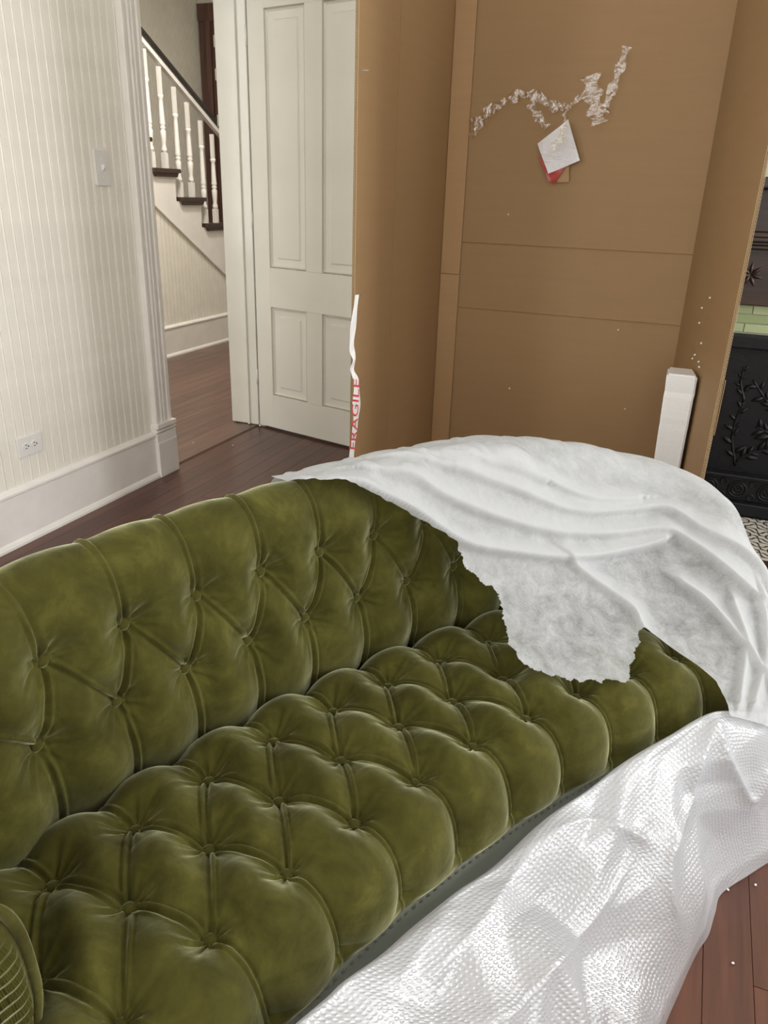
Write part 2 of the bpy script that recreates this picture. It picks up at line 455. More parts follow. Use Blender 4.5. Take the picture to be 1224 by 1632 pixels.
MAT['brass'] = paint('painted_hinge', (0.60, 0.57, 0.48), 0.35)
m, nt, b = new_mat('frosted_door_glass'); MAT['frost'] = m
b.inputs['Base Color'].default_value = (0.80, 0.76, 0.70, 1); b.inputs['Roughness'].default_value = 0.3
m, nt, b = new_mat('mirror_glass'); MAT['mirror'] = m
b.inputs['Base Color'].default_value = (0.8, 0.82, 0.8, 1); b.inputs['Metallic'].default_value = 1.0; b.inputs['Roughness'].default_value = 0.03
m, nt, b = new_mat('window_glass'); MAT['glass'] = m
trp = nd(nt, 'ShaderNodeBsdfTransparent'); glo = nd(nt, 'ShaderNodeBsdfGlossy'); glo.inputs['Roughness'].default_value = 0.02
mx = nd(nt, 'ShaderNodeMixShader'); mx.inputs[0].default_value = 0.06
nt.links.new(trp.outputs[0], mx.inputs[1]); nt.links.new(glo.outputs[0], mx.inputs[2]); nt.links.new(mx.outputs[0], nt.nodes['Material Output'].inputs[0])

# ------------------------------------------------------------------ room shell
WX = -2.19                      # left wall face
TH = 0.16                       # its thickness
YN, YF = -2.4, 4.1              # rear wall, far wall
XR = 2.6                        # right wall
ZC = 3.0
HX, HB = -3.76, -4.70           # stair stringer plane, hall back wall
HY = 7.0                        # hall end wall
DO0, DO1, DOZ = 2.855, 3.662, 2.12     # doorway in the left wall


def structure(o): o['kind'] = 'structure'; return o


floor = structure(B('floor', WX, XR, YN, YF, -0.05, -0.02, MAT['gap']))
PW = 0.0826


def plank_floor(parent, x0, x1, y0, y1, mat, name, lens):
    meshes = {}
    x = x0; i = 0
    while x < x1 - 0.01:
        w = min(PW, x1 - x); y = y0 - ((i * 0.731) % 1.0) * 0.0
        first = True
        while y < y1 - 0.05:
            L = lens[(i * 5 + int((y - y0) * 3)) % len(lens)]
            if first: L = L * (0.35 + 0.65 * ((i * 0.618) % 1.0)); L = round(L * 4) / 4 or 0.25; first = False
            L = min(L, y1 - y)
            if y1 - (y + L) < 0.25: L = y1 - y
            key = (round(w, 4), round(L, 3))
            if key not in meshes:
                t = MB().box(-w/2+0.0004, w/2-0.0004, -L/2+0.0008, L/2-0.0008, -0.02, 0.0)
                o = t.build(name, mat, parent, origin=(0, 0, 0)); bevel_mesh(o.data, 0.0006, 1)
                meshes[key] = o.data
                o.location = Vector((x+w/2, y+L/2, 0)) - wl(parent); WL[o.name] = Vector((x+w/2, y+L/2, 0))
            else:
                place(name, meshes[key], (x+w/2, y+L/2, 0), parent)
            y += L
        x += PW; i += 1


plank_floor(floor, WX, XR, YN, YF, MAT['floor'], 'floor_plank', [2.5, 3.25, 2.0, 2.75])
hall_floor = structure(B('floor_hall', HB, WX-TH, 1.0, HY, -0.05, -0.02, MAT['gap']))
plank_floor(hall_floor, HB, WX-TH, 1.0, HY, MAT['hallfloor'], 'floor_plank', [3.0, 3.5, 2.5])
thr = structure(MB().hexa([(WX-TH, DO0, -0.02), (WX+0.005, DO0, -0.02), (WX+0.005, DO1, -0.02), (WX-TH, DO1, -0.02)],
                          [(WX-TH, DO0, 0.004), (WX-0.012, DO0, 0.007), (WX-0.012, DO1, 0.007), (WX-TH, DO1, 0.004)]).build('trim_1', MAT['hallfloor'], bevel=0.002))
tag(thr, 'worn brown wooden threshold in the doorway to the hall')

structure(B('ceiling', WX-TH, XR+0.1, YN-0.1, YF+0.1, ZC, ZC+0.06, MAT['ceil']))
fill_housing = structure(MB().lathe([(0.10, 2.94), (0.16, 2.955), (0.19, 2.985), (0.19, 2.999)], -2.85, 4.2, 24).build('trim_5', MAT['brass'], None, True))  # housing made up for the added hall light, out of view
structure(B('ceiling_hall', HB-0.1, WX-TH, 0.9, HY+0.1, ZC, ZC+0.06, MAT['ceil']))

# left wall core (three pieces around the doorway) with separate boards on its room face
mb = MB()
mb.box(WX-TH, WX-0.012, YN, -0.72, 0, ZC).box(WX-TH, WX-0.012, 0.52, DO0, 0, ZC).box(WX-TH, WX-0.012, -0.72, 0.52, 0, 0.7).box(WX-TH, WX-0.012, -0.72, 0.52, 2.7, ZC).box(WX-TH, WX-0.012, DO1, YF, 0, ZC).box(WX-TH, WX-0.012, DO0, DO1, DOZ, ZC)
wall_left = structure(mb.build('wall_left', MAT['gap']))
mb = MB(); mb.box(WX-TH-0.002, WX-TH, 1.0, DO0-0.02, 0, ZC).box(WX-TH-0.002, WX-TH, DO1+0.02, HY, 0, ZC)
structure(mb.build('wall_hall_inner', MAT['wall']))
BW = 0.0412


def board_mesh(h, w, bead):
    """tongue-and-groove board: flat face, small rounded bead beside the joint (local: face +X, along Y, up Z)"""
    prof = [(-w/2+0.0002, 0.0), (-w/2+0.0002, 0.0090), (-w/2+0.002, 0.0117), (-w/2+0.006, 0.012), (w/2-0.0105, 0.012),
            (w/2-0.0090, 0.0106), (w/2-0.0078, 0.0120), (w/2-0.0050, 0.0134), (w/2-0.0022, 0.0120), (w/2-0.0004, 0.0095), (w/2-0.0002, 0.0)]
    P = [(x, y, 0) for y, x in prof]
    me_o = MB().prism(P, (0, 0, 0), (0, 0, h))
    me = bpy.data.meshes.new('board'); me.from_pydata(np.concatenate(me_o.V).tolist(), [], me_o.F); me.update()
    me.materials.append(MAT['wall']); return me


bm_ = board_mesh(ZC-0.2, BW, True)
y = 2.722 - BW/2
while y > -1.9:
    if -0.76 < y < 0.56: y -= BW; continue
    o = place('board', bm_, (WX-0.012 + random.uniform(-0.0007, 0.0007), y, 0.2), wall_left); y -= BW
yy = DO1 + 0.15 + BW/2
while yy < YF - BW/2:
    place('board', bm_, (WX-0.012, yy, 0.2), wall_left); yy += BW

# baseboard on the left wall: board with a cap moulding and a shoe
def base_profile(h, t):
    return [(0, 0), (t+0.012, 0), (t+0.012, 0.010), (t+0.006, 0.020), (t, 0.026), (t, h-0.026), (t+0.006, h-0.021), (t+0.006, h-0.013), (t-0.003, h-0.005), (t-0.011, h), (0, h)]


def extrude_y(name, prof, x, y0, y1, mat, parent=None, sx=1):
    P = [(x + sx*a, 0, z) for a, z in prof]
    return MB().prism(P, (0, y0, 0), (0, y1, 0)).build(name, mat, parent)


structure(extrude_y('baseboard_left', base_profile(0.216, 0.022), WX-0.006, YN, 2.722, MAT['trim']))
structure(extrude_y('baseboard_left', base_profile(0.216, 0.022), WX-0.006, DO1+0.15, YF, MAT['trim']))

# door casing: fluted board on a plinth block
casing = structure(empty('trim_2', (WX, 2.79, 0)))
tag(casing, 'white fluted door casing on a plinth block')
c0, c1 = 2.722, 2.850
prof = [(c0, 0), (c0, 0.030), (c0+0.004, 0.034), (c0+0.016, 0.034), (c0+0.020, 0.026), (c0+0.040, 0.024), (c0+0.044, 0.030), (c0+0.052, 0.030), (c0+0.056, 0.022),
        (c0+0.062, 0.022), (c0+0.066, 0.029), (c0+0.073, 0.029), (c0+0.077, 0.022), (c0+0.098, 0.020), (c0+0.102, 0.026), (c1-0.008, 0.026), (c1, 0.018), (c1, 0)]
P = [(WX-0.006+a, y_, 0) for y_, a in prof]
MB().prism(P, (0, 0, 0.25), (0, 0, DOZ+0.1)).build('casing_board', MAT['trim'], casing)
pl = B('plinth_block', WX-0.006, WX+0.034, c0-0.004, c1+0.004, 0, 0.165, MAT['trim'], casing, 0.003)
for z0, z1, t in ((0.165, 0.205, 0.030), (0.205, 0.212, 0.024), (0.212, 0.222, 0.034), (0.222, 0.228, 0.026), (0.228, 0.250, 0.037)):
    B('plinth_moulding', WX-0.006, WX+t, c0-0.004, c1+0.004, z0+0.0004, z1, MAT['trim'], casing, 0.002)
MB().prism([(WX-0.006+a, DO1+DO0-y_+0.005, 0) for y_, a in prof], (0, 0, 0.25), (0, 0, DOZ+0.1)).build('casing_board', MAT['trim'], casing)
B('plinth_block', WX-0.006, WX+0.034, DO1+0.001, DO1+0.135, 0, 0.249, MAT['trim'], casing, 0.003)
B('head_casing', WX-0.006, WX+0.030, c0-0.02, DO1+0.15, DOZ+0.101, DOZ+0.24, MAT['trim'], casing, 0.004)
# jambs
jamb = structure(empty('trim_3', (WX-TH/2, DO1, 0))); tag(jamb, 'white door jamb lining with old hinge marks')
B('jamb_board', WX-TH-0.012, WX+0.0, DO1-0.018, DO1-0.0005, 0.009, DOZ, MAT['door'], jamb, 0.003)
B('jamb_board', WX-TH-0.012, WX+0.0, DO0+0.0005, DO0+0.012, 0.009, DOZ, MAT['door'], jamb, 0.003)
B('door_stop', WX-0.062, WX-0.050, DO1-0.032, DO1-0.019, 0.009, DOZ, MAT['door'], jamb, 0.002)
for z in (1.52, 1.72, 1.86):
    B('strike_plate', WX-TH-0.017, WX-TH-0.0125, DO1-0.020, DO1-0.004, z, z+0.05, MAT['brass'], jamb, 0.001)
pz = on_x((246, 405), WX-0.01)[2]
sp_ = B('strike_plate', WX-0.03, WX-0.002, DO0+0.0125, DO0+0.0165, pz-0.04, pz+0.05, MAT['brass'], jamb, 0.0015)

# ------------------------------------------------------------------ panel door standing open
HG = np.array([WX+0.004, DO1-0.010, 0]); DD = np.array([0.9738, -0.2274, 0]); DN = np.array([-DD[1], DD[0], 0])   # DN: away from camera
DN = -np.array([DD[1], -DD[0], 0]); DN = DN/np.linalg.norm(DN)
door = structure(empty('door_1', tuple(HG + DD*0.4)))
tag(door, 'cream painted four-panel door standing open')


def dpt(u, n, z): return HG + DD*u + DN*n + np.array([0, 0, z])


def dbox(name, u0, u1, n0, n1, z0, z1, mat, parent, bevel=0.0):
    mbx = MB(); mbx.hexa([dpt(u0, n0, z0), dpt(u1, n0, z0), dpt(u1, n1, z0), dpt(u0, n1, z0)], [dpt(u0, n0, z1), dpt(u1, n0, z1), dpt(u1, n1, z1), dpt(u0, n1, z1)])
    return mbx.build(name, mat, parent, bevel=bevel)


DW, DT, DH = 0.79, 0.036, 2.10
st = [(0.0, 0.105), (0.350, 0.452), (0.695, DW)]
for a, b2 in (st[0], st[2]): dbox('stile', a, b2, 0, DT, 0.012, DH, MAT['door'], door, 0.0015)
dbox('rail', 0.1053, 0.6947, 0, DT, 0.012, 0.195, MAT['door'], door, 0.0015)
dbox('rail', 0.1053, 0.6947, 0, DT, 0.668, 0.865, MAT['door'], door, 0.0015)
dbox('rail', 0.1053, 0.6947, 0, DT, 2.005, DH, MAT['door'], door, 0.0015)
for z0, z1 in ((0.1953, 0.6677), (0.8653, 2.0047)):
    dbox('mullion', 0.350, 0.452, 0, DT, z0, z1, MAT['door'], door, 0.0015)
    for u0, u1 in ((0.1053, 0.3497), (0.4523, 0.6947)):
        # raised panel: flat field, sloping margin
        mb = MB(); e = 0.045
        rings = [(0.0, 0.018), (0.008, 0.004), (0.014, 0.014), (e, 0.016), (e+0.006, 0.008)]
        V = []
        for d, n_ in rings:
            V += [dpt(u0+d, n_, z0+d), dpt(u1-d, n_, z0+d), dpt(u1-d, n_, z1-d), dpt(u0+d, n_, z1-d)]
        Fc = []
        for k in range(len(rings)-1):
            for j in range(4): Fc.append((4*k+j, 4*k+(j+1) % 4, 4*k+4+(j+1) % 4, 4*k+4+j))
        q = 4*(len(rings)-1); Fc.append((q, q+1, q+2, q+3)); mb.add(V, Fc)
        mb.hexa([dpt(u0, 0.020, z0), dpt(u1, 0.020, z0), dpt(u1, 0.028, z0), dpt(u0, 0.028, z0)], [dpt(u0, 0.020, z1), dpt(u1, 0.020, z1), dpt(u1, 0.028, z1), dpt(u0, 0.028, z1)])
        mb.build('panel', MAT['door'], door)
for z in (0.24, 1.05, 1.86):
    mb = MB(); p = dpt(-0.006, -0.004, 0); mb.lathe([(0.006, z), (0.006, z+0.085)], p[0], p[1], 10)
    mb.build('hinge', MAT['door'], door, smooth=True)
kp = dpt(0.735, -0.045, 0.93); mb = MB(); mb.tube([dpt(0.735, 0, 0.93), dpt(0.735, -0.03, 0.93)], 0.012, 12); mb.tube([dpt(0.735, -0.028, 0.93), dpt(0.735, -0.036, 0.93), dpt(0.735, -0.05, 0.93), dpt(0.735, -0.06, 0.93)], [0.012, 0.026, 0.027, 0.012], 16)
mb.build('door_knob', MAT['bronze'], door, smooth=True)

# ------------------------------------------------------------------ far, right and rear walls
structure(B('wall_far', WX-TH, XR+0.1, YF, YF+0.1, 0, ZC, MAT['wall']))


def wall_with_windows(name, axis, pos, thick, a0, a1, wins, z0=0.75, z1=2.65):
    mb = MB(); cur = a0
    def seg(u0, u1, lo, hi):
        if axis == 'y': mb.box(u0, u1, pos, pos+thick, lo, hi)
        else: mb.box(pos, pos+thick, u0, u1, lo, hi)
    for w0, w1 in wins:
        seg(cur, w0, 0, ZC); seg(w0, w1, 0, z0); seg(w0, w1, z1, ZC); cur = w1
    seg(cur, a1, 0, ZC)
    return structure(mb.build(name, MAT['wall']))


def window(idx, axis, pos, w0, w1, z0=0.75, z1=2.65):
    m_ = (z0+z1)/2
    cen = ((w0+w1)/2, pos, z0) if axis == 'y' else (pos, (w0+w1)/2, z0)
    e = structure(empty('window_%d' % idx, cen))
    def bx(nm, u0, u1, lo, hi, t=0.02, mat=MAT['trim'], off=0.0):
        if axis == 'y': B(nm, u0, u1, pos-t+off, pos+t+off, lo, hi, mat, e)
        else: B(nm, pos-t+off, pos+t+off, u0, u1, lo, hi, mat, e)
    f = 0.05
    bx('window_frame', w0, w0+f, z0, z1); bx('window_frame', w1-f, w1, z0, z1)
    bx('window_frame', w0+f, w1-f, z1-f, z1); bx('window_sill', w0+f, w1-f, z0, z0+f); bx('meeting_rail', w0+f, w1-f, m_-0.02, m_+0.02)
    bx('pane', w0+f, w1-f, z0+f, m_-0.02, 0.002, MAT['glass']); bx('pane', w0+f, w1-f, m_+0.02, z1-f, 0.002, MAT['glass'])


wall_with_windows('wall_rear', 'y', YN-0.1, 0.1, WX-TH, XR+0.1, [(-1.75, -0.55), (-0.05, 1.15)])
window(1, 'y', YN-0.05, -1.75, -0.55); window(2, 'y', YN-0.05, -0.05, 1.15)
wall_with_windows('wall_right', 'x', XR, 0.1, YN, YF, [(-0.1, 1.2), (1.8, 2.9)])
window(6, 'x', WX-TH/2, -0.72, 0.52, 0.7, 2.7)
window(3, 'x', XR+0.05, -0.1, 1.2); window(4, 'x', XR+0.05, 1.8, 2.9)

# ------------------------------------------------------------------ hall: walls, stairs, banister, front door
def bead_wall(name, x, y0, y1, z0, z1, face=1, sp=0.045):
    """one wall face of narrow grooved boards, too far away to pick the boards apart"""
    mb = MB(); P = []
    y = y0
    while y < y1:
        e = min(y+sp, y1)
        P += [(x, y), (x-0.007*face, y+0.003), (x, y+0.006), (x, min(y+sp*0.5, e)), (x-0.005*face, min(y+sp*0.5+0.003, e)), (x, min(y+sp*0.5+0.006, e))]
        y += sp
    P.append((x, y1)); n = len(P)
    V = [(a, b2, z0) for a, b2 in P] + [(a, b2, z1) for a, b2 in P]
    Fc = [(i, i+1, n+i+1, n+i) for i in range(n-1)]
    mb.add(V, Fc); mb.box(x-0.06*face, x-0.009*face, y0, y1, z0, z1)
    return mb.build(name, MAT['wall'])


structure(bead_wall('wall_hall', HB, 1.0, HY, 0, ZC))
structure(B('wall_hall_end', HB-0.06, WX-TH, HY, HY+0.1, 0, ZC, MAT['wall']))
mb = MB(); mb.box(HB-0.06, -4.05, 0.9, 1.0, 0, ZC).box(-2.75, WX-TH, 0.9, 1.0, 0, ZC).box(-4.05, -2.75, 0.9, 1.0, 0, 0.6).box(-4.05, -2.75, 0.9, 1.0, 2.75, ZC)
structure(mb.build('wall_hall_rear', MAT['wall']))
window(5, 'y', 0.95, -4.05, -2.75, 0.6, 2.75)  # unseen window added to let light into the hall

RISE, RUN = 0.1927, 0.3105
# tread k: top z = ZT0 - k*RISE ; nosing right end y = YT0 + k*RUN
ZT0, YT0 = 1.350, 5.215
stairs = empty('staircase', (HX-0.45, 5.3, 0), 'white painted staircase with dark brown treads climbing along the hall wall', 'staircase')
nst = range(-3, 6)
for k in nst:
    zt = ZT0 - k*RISE; yr = YT0 + k*RUN
    mb = MB(); ov = 0.035
    mb.prism([(0, yr-RUN-0.005, zt-0.028), (0, yr, zt-0.028), (0, yr+0.004, zt-0.014), (0, yr, zt), (0, yr-RUN-0.005, zt)], (HB+0.02, 0, 0), (HX+ov, 0, 0))
    mb.build('tread', MAT['darkwood'], stairs)
    # cove moulding below the tread end
    mb = MB(); mb.prism([(0, yr-RUN+0.02, zt-0.0285), (0, yr-0.012, zt-0.0285), (0, yr-0.030, zt-0.056), (0, yr-RUN+0.035, zt-0.056)], (HX+0.001, 0, 0), (HX+0.024, 0, 0))
    mb.build('tread_moulding', MAT['darkwood'], stairs)
    if zt - 0.03 > 0:
        B('riser', HB+0.02, HX-0.031, yr-0.05, yr-0.032, max(0, zt-RISE), zt-0.0285, MAT['trim'], stairs)
# stringer: stepped top, straight sloping bottom
s1, s2 = on_x((240, 318), HX), on_x((372, 448), HX); sl = (s2[2]-s1[2])/(s2[1]-s1[1])
sb = lambda y: s1[2] + sl*(y - s1[1])
top = []
for k in nst:
    zt = ZT0 - k*RISE - 0.029; yr = YT0 + k*RUN
    top += [(yr-RUN-0.03, zt), (yr-0.03, zt)]
y0s, y1s = top[0][0], top[-1][0]
for k in range(0, len(top)-1, 2):      # one solid strip per step keeps faces convex
    pass
mb = MB()
for k in nst:
    zt = ZT0 - k*RISE - 0.029; ya = YT0 + k*RUN - RUN - 0.03; yb = ya + RUN
    if sb(yb) < 0: continue
    mb.prism([(0, ya, sb(ya)), (0, yb, max(0, sb(yb))), (0, yb, zt), (0, ya, zt)], (HX-0.03, 0, 0), (HX, 0, 0))
mb.build('stringer', MAT['trim'], stairs)
mb = MB(); mb.prism([(0, y0s, sb(y0s)-0.018), (0, y1s-0.9, sb(y1s-0.9)-0.018), (0, y1s-0.9, sb(y1s-0.9)), (0, y0s, sb(y0s))], (HX-0.02, 0, 0), (HX+0.010, 0, 0))
mb.build('stringer_moulding', MAT['trim'], stairs)
# boarding below the stringer
mb = MB(); y = 2.2; sp = 0.045
while y < 6.55:
    yt = y + sp - 0.0045
    if sb(yt) - 0.02 > 0.22:
        mb.prism([(0, y, 0.2), (0, yt, 0.2), (0, yt, sb(yt)-0.02), (0, y, sb(y)-0.02 if sb(y) < ZC else ZC)], (HX-0.022, 0, 0), (HX-0.012, 0, 0))
    y += sp
o = mb.build('understair_boarding', MAT['wall'], stairs); o['kind'] = 'stuff'
mb = MB(); mb.prism([(0, 2.2, 0.0), (0, 6.5, 0.0), (0, 6.5, max(0.05, sb(6.5))), (0, 2.2, min(ZC, sb(2.2)))], (HX-0.05, 0, 0), (HX-0.031, 0, 0)); mb.build('understair_panel', MAT['wall'], stairs)
structure(extrude_y('baseboard_hall', base_profile(0.238, 0.018), HX-0.012, 2.2, 6.5, MAT['trim']))

r0, r1 = on_x((218, 30), HX), on_x((360, 205), HX); rs = (r1[2]-r0[2])/(r1[1]-r0[1])
rail_z = lambda y: r0[2] + rs*(y - r0[1])
ban = empty('banister', (HX-0.03, 5.3, 0.2), 'black-brown handrail on white turned balusters along the staircase', 'banister')
prof = [(-0.028, -0.055), (0.028, -0.055), (0.034, -0.035), (0.030, -0.012), (0.014, 0), (-0.014, 0), (-0.030, -0.012), (-0.034, -0.035)]
ya, yb = 3.6, 6.9
mb = MB(); V = [(HX-0.03+a, ya, rail_z(ya)+z) for a, z in prof] + [(HX-0.03+a, yb, rail_z(yb)+z) for a, z in prof]; n = len(prof)
mb.add(V, [list(range(n)), list(range(n, 2*n))[::-1]] + [(i, n+i, n+(i+1) % n, (i+1) % n) for i in range(n)])
mb.build('handrail', MAT['blackrail'], ban)
mb = MB(); prof = [(-0.018, -0.090), (0.018, -0.090), (0.018, -0.056), (-0.018, -0.056)]
V = [(HX-0.03+a, ya, rail_z(ya)+z) for a, z in prof] + [(HX-0.03+a, yb, rail_z(yb)+z) for a, z in prof]; n = 4
mb.add(V, [list(range(n)), list(range(n, 2*n))[::-1]] + [(i, n+i, n+(i+1) % n, (i+1) % n) for i in range(n)])
mb.build('rail_fillet', MAT['trim'], ban)
bal_me = {}
for k in range(-2, 6):
    for j, dy in enumerate((-0.245, -0.095)):
        yb_ = YT0 + k*RUN + dy; zb = ZT0 - k*RISE + 0.0006; h = rail_z(yb_) - 0.088 - zb
        if j not in bal_me:
            mb = MB(); s = 0.021
            mb.box(-s*0.86, s*0.86, -s*0.86, s*0.86, 0, 0.105)
            L = h
            mb.lathe([(0.017, 0.105), (0.022, 0.118), (0.022, 0.128), (0.015, 0.150), (0.017, 0.17), (0.021, 0.21), (0.022, 0.245), (0.015, 0.255), (0.021, 0.262), (0.021, 0.272), (0.016, 0.28), (0.022, 0.287), (0.022, 0.296),
                      (0.020, 0.31), (0.016, L-0.215), (0.015, L-0.19), (0.022, L-0.180), (0.022, L-0.165), (0.014, L-0.158)], 0, 0, 14)
            mb.box(-0.0125, 0.0125, -0.0125, 0.0125, L-0.157, L+0.012)
            o = mb.build('baluster', MAT['trim'], ban, origin=(0, 0, 0)); bal_me[j] = o.data
            o.data.polygons.foreach_set('use_smooth', [len(p.vertices) == 4 and 6 < p.index < len(o.data.polygons)-6 for p in o.data.polygons])
            o.location = Vector((HX-0.03, yb_, zb)) - wl(ban); WL[o.name] = Vector((HX-0.03, yb_, zb))
        else:
            place('baluster', bal_me[j], (HX-0.03, yb_, zb), ban)
# front door and casing on the hall end wall
fd = structure(empty('door_2', (-4.0, HY, 0))); tag(fd, 'brown stained front door with frosted panes at the end of the hall')
for a, b2, t in ((-4.68, -4.60, 0.035), (-4.60, -4.55, 0.055), (-4.55, -4.50, 0.03)):
    B('casing_board', a, b2-0.001, HY-t, HY-0.001, 0, 2.62, MAT['brownwood'], fd, 0.004)
B('casing_board', -3.20, -3.06, HY-0.04, HY-0.001, 0, 2.62, MAT['brownwood'], fd, 0.004)
B('transom_bar', -4.498, -3.202, HY-0.05, HY-0.001, 2.02, 2.16, MAT['darkwood'], fd, 0.004)
B('head_casing', -4.68, -3.06, HY-0.045, HY-0.001, 2.621, 2.76, MAT['brownwood'], fd, 0.004)
B('pane', -4.498, -3.202, HY-0.012, HY-0.002, 2.161, 2.62, MAT['frost'], fd)
B('stile', -4.498, -4.38, HY-0.04, HY-0.002, 0.01, 2.019, MAT['brownwood'], fd, 0.003)
B('stile', -3.32, -3.202, HY-0.04, HY-0.002, 0.01, 2.019, MAT['brownwood'], fd, 0.003)
B('rail', -4.379, -3.321, HY-0.04, HY-0.002, 0.01, 0.25, MAT['brownwood'], fd, 0.003)
B('rail', -4.379, -3.321, HY-0.04, HY-0.002, 0.85, 1.0, MAT['brownwood'], fd, 0.003)
B('rail', -4.379, -3.321, HY-0.04, HY-0.002, 1.90, 2.019, MAT['brownwood'], fd, 0.003)
B('panel', -4.379, -3.321, HY-0.022, HY-0.002, 0.251, 0.849, MAT['brownwood'], fd, 0.003)
B('pane', -4.379, -3.321, HY-0.012, HY-0.002, 1.001, 1.899, MAT['frost'], fd)
# coat hook on the hall wall above the stairs
hk = on_x((232, 226), HB); ho = empty('coat_hook', (HB, hk[1], hk[2]-0.05), 'small dark bronze hook on the boarded hall wall above the stairs', 'hook')
B('hook_plate', HB+0.0005, HB+0.008, hk[1]-0.018, hk[1]+0.018, hk[2]-0.05, hk[2]+0.05, MAT['bronze'], ho, 0.003)
MB().tube([(HB+0.006, hk[1], hk[2]-0.02), (HB+0.03, hk[1], hk[2]-0.03), (HB+0.05, hk[1], hk[2]-0.01), (HB+0.055, hk[1], hk[2]+0.025)], 0.008, 8).build('hook_arm', MAT['bronze'], ho, True)

# ------------------------------------------------------------------ switch and outlet
s = on_x((161.5, 268), WX); sw = empty('light_switch', (WX, s[1], s[2]-0.06), 'white toggle light switch on the boarded wall beside the doorway', 'switch')
B('cover_plate', WX+0.0015, WX+0.007, s[1]-0.038, s[1]+0.038, s[2]-0.062, s[2]+0.062, MAT['plastic'], sw, 0.002)
B('backing_box', WX-0.0, WX+0.0014, s[1]-0.040, s[1]+0.034, s[2]-0.056, s[2]+0.072, MAT['trim'], sw)
MB().hexa([(WX+0.007, s[1]-0.005, s[2]-0.012), (WX+0.007, s[1]+0.005, s[2]-0.012), (WX+0.007, s[1]+0.005, s[2]+0.012), (WX+0.007, s[1]-0.005, s[2]+0.012)],
          [(WX+0.019, s[1]-0.004, s[2]+0.002), (WX+0.019, s[1]+0.004, s[2]+0.002), (WX+0.017, s[1]+0.004, s[2]+0.013), (WX+0.017, s[1]-0.004, s[2]+0.013)]).build('toggle', MAT['plastic'], sw, bevel=0.001)
for dz in (-0.03, 0.03):
    MB().tube([(WX+0.006, s[1], s[2]+dz), (WX+0.0082, s[1], s[2]+dz)], 0.0035, 8).build('screw', MAT['plastic'], sw)
s = on_x((46, 709), WX); ou = empty('wall_outlet', (WX, s[1], s[2]-0.04), 'white duplex socket set sideways above the baseboard', 'outlet')
B('cover_plate', WX+0.0005, WX+0.007, s[1]-0.058, s[1]+0.058, s[2]-0.036, s[2]+0.036, MAT['plastic'], ou, 0.002)
for dy in (-0.0195, 0.0195):
    mb = MB(); n = 16; P = [(WX+0.0071, s[1]+dy+0.0165*math.cos(2*PI*k/n), s[2]+0.0145*math.sin(2*PI*k/n)) for k in range(n)]
    rc = mb.prism(P, (0, 0, 0), (0.0025, 0, 0)).build('receptacle', MAT['plastic'], ou)
    for oz in (-0.0062, 0.0062): B('slot', WX+0.0096, WX+0.0101, s[1]+dy-0.006, s[1]+dy+0.002, s[2]+oz-0.0014, s[2]+oz+0.0014, MAT['hole'], rc)
    B('slot', WX+0.0096, WX+0.0101, s[1]+dy+0.0055, s[1]+dy+0.0105, s[2]-0.0026, s[2]+0.0026, MAT['hole'], rc)
MB().tube([(WX+0.006, s[1], s[2]), (WX+0.0085, s[1], s[2])], 0.0032, 8).build('screw', MAT['plastic'], ou)

# ------------------------------------------------------------------ fireplace on its chimney breast
FY = 3.5; FX0, FX1 = 0.02, 1.62
structure(B('wall_chimney', FX0-0.1, FX1+0.1, FY+0.10, YF-0.001, 0, ZC, MAT['greenwall']))
fp = empty('fireplace_surround', ((FX0+FX1)/2, FY+0.05, 0), 'dark mahogany fireplace mantel framing green glazed tiles', 'fireplace')
B('pilaster', FX0-0.06, FX0+0.06, FY-0.03, FY+0.099, 0, 0.872, MAT['mantel'], fp, 0.004)
B('pilaster', FX1-0.06, FX1+0.06, FY-0.03, FY+0.099, 0, 0.872, MAT['mantel'], fp, 0.004)
B('frieze', FX0-0.06, FX1+0.06, FY-0.035, FY+0.099, 0.873, 1.085, MAT['mantel'], fp, 0.004)
for z0, z1, t in ((1.0855, 1.098, 0.065), (1.0985, 1.112, 0.055), (1.1125, 1.128, 0.08), (1.1285, 1.146, 0.07)):
    B('frieze_moulding', FX0-0.07, FX1+0.07, FY-t, FY+0.099, z0, z1, MAT['mantel'], fp, 0.004)
B('over_frieze', FX0-0.06, FX1+0.06, FY-0.03, FY+0.099, 1.1465, 1.300, MAT['mantel'], fp, 0.004)
B('mantel_shelf', FX0-0.10, FX1+0.10, FY-0.12, FY+0.099, 1.3005, 1.340, MAT['mantel'], fp, 0.006)
# carved rosette on the frieze
cr = on_y((1196, 438), FY-0.036)
leaf_me = None


def leaf_mesh(name, mat, L=1.0, W=0.36, Hh=0.22):
    V = []; Fc = []; nu, nv = 7, 5
    for i in range(nu):
        u = i/(nu-1); w = W*math.sin(PI*u**0.8)*0.5 + 0.004
        for j in range(nv):
            v = j/(nv-1)*2-1; V.append((v*w, -Hh*(1-v*v)*math.sin(PI*min(1, u*0.95+0.03)) - 0.001, u*L))
    for i in range(nu-1):
        for j in range(nv-1): a = i*nv+j; Fc.append((a, a+1, a+nv+1, a+nv))
    me = bpy.data.meshes.new(name); me.from_pydata(V, [], Fc); me.update(); me.materials.append(mat)
    me.polygons.foreach_set('use_smooth', [True]*len(me.polygons)); return me


wleaf = leaf_mesh('carved_leaf', MAT['mantel'])
for k in range(7):
    place('carved_leaf', wleaf, (cr[0], FY-0.034, cr[2]), fp, rot=(0, 2*PI*k/7, 0), scale=(0.05, 0.05, 0.05))
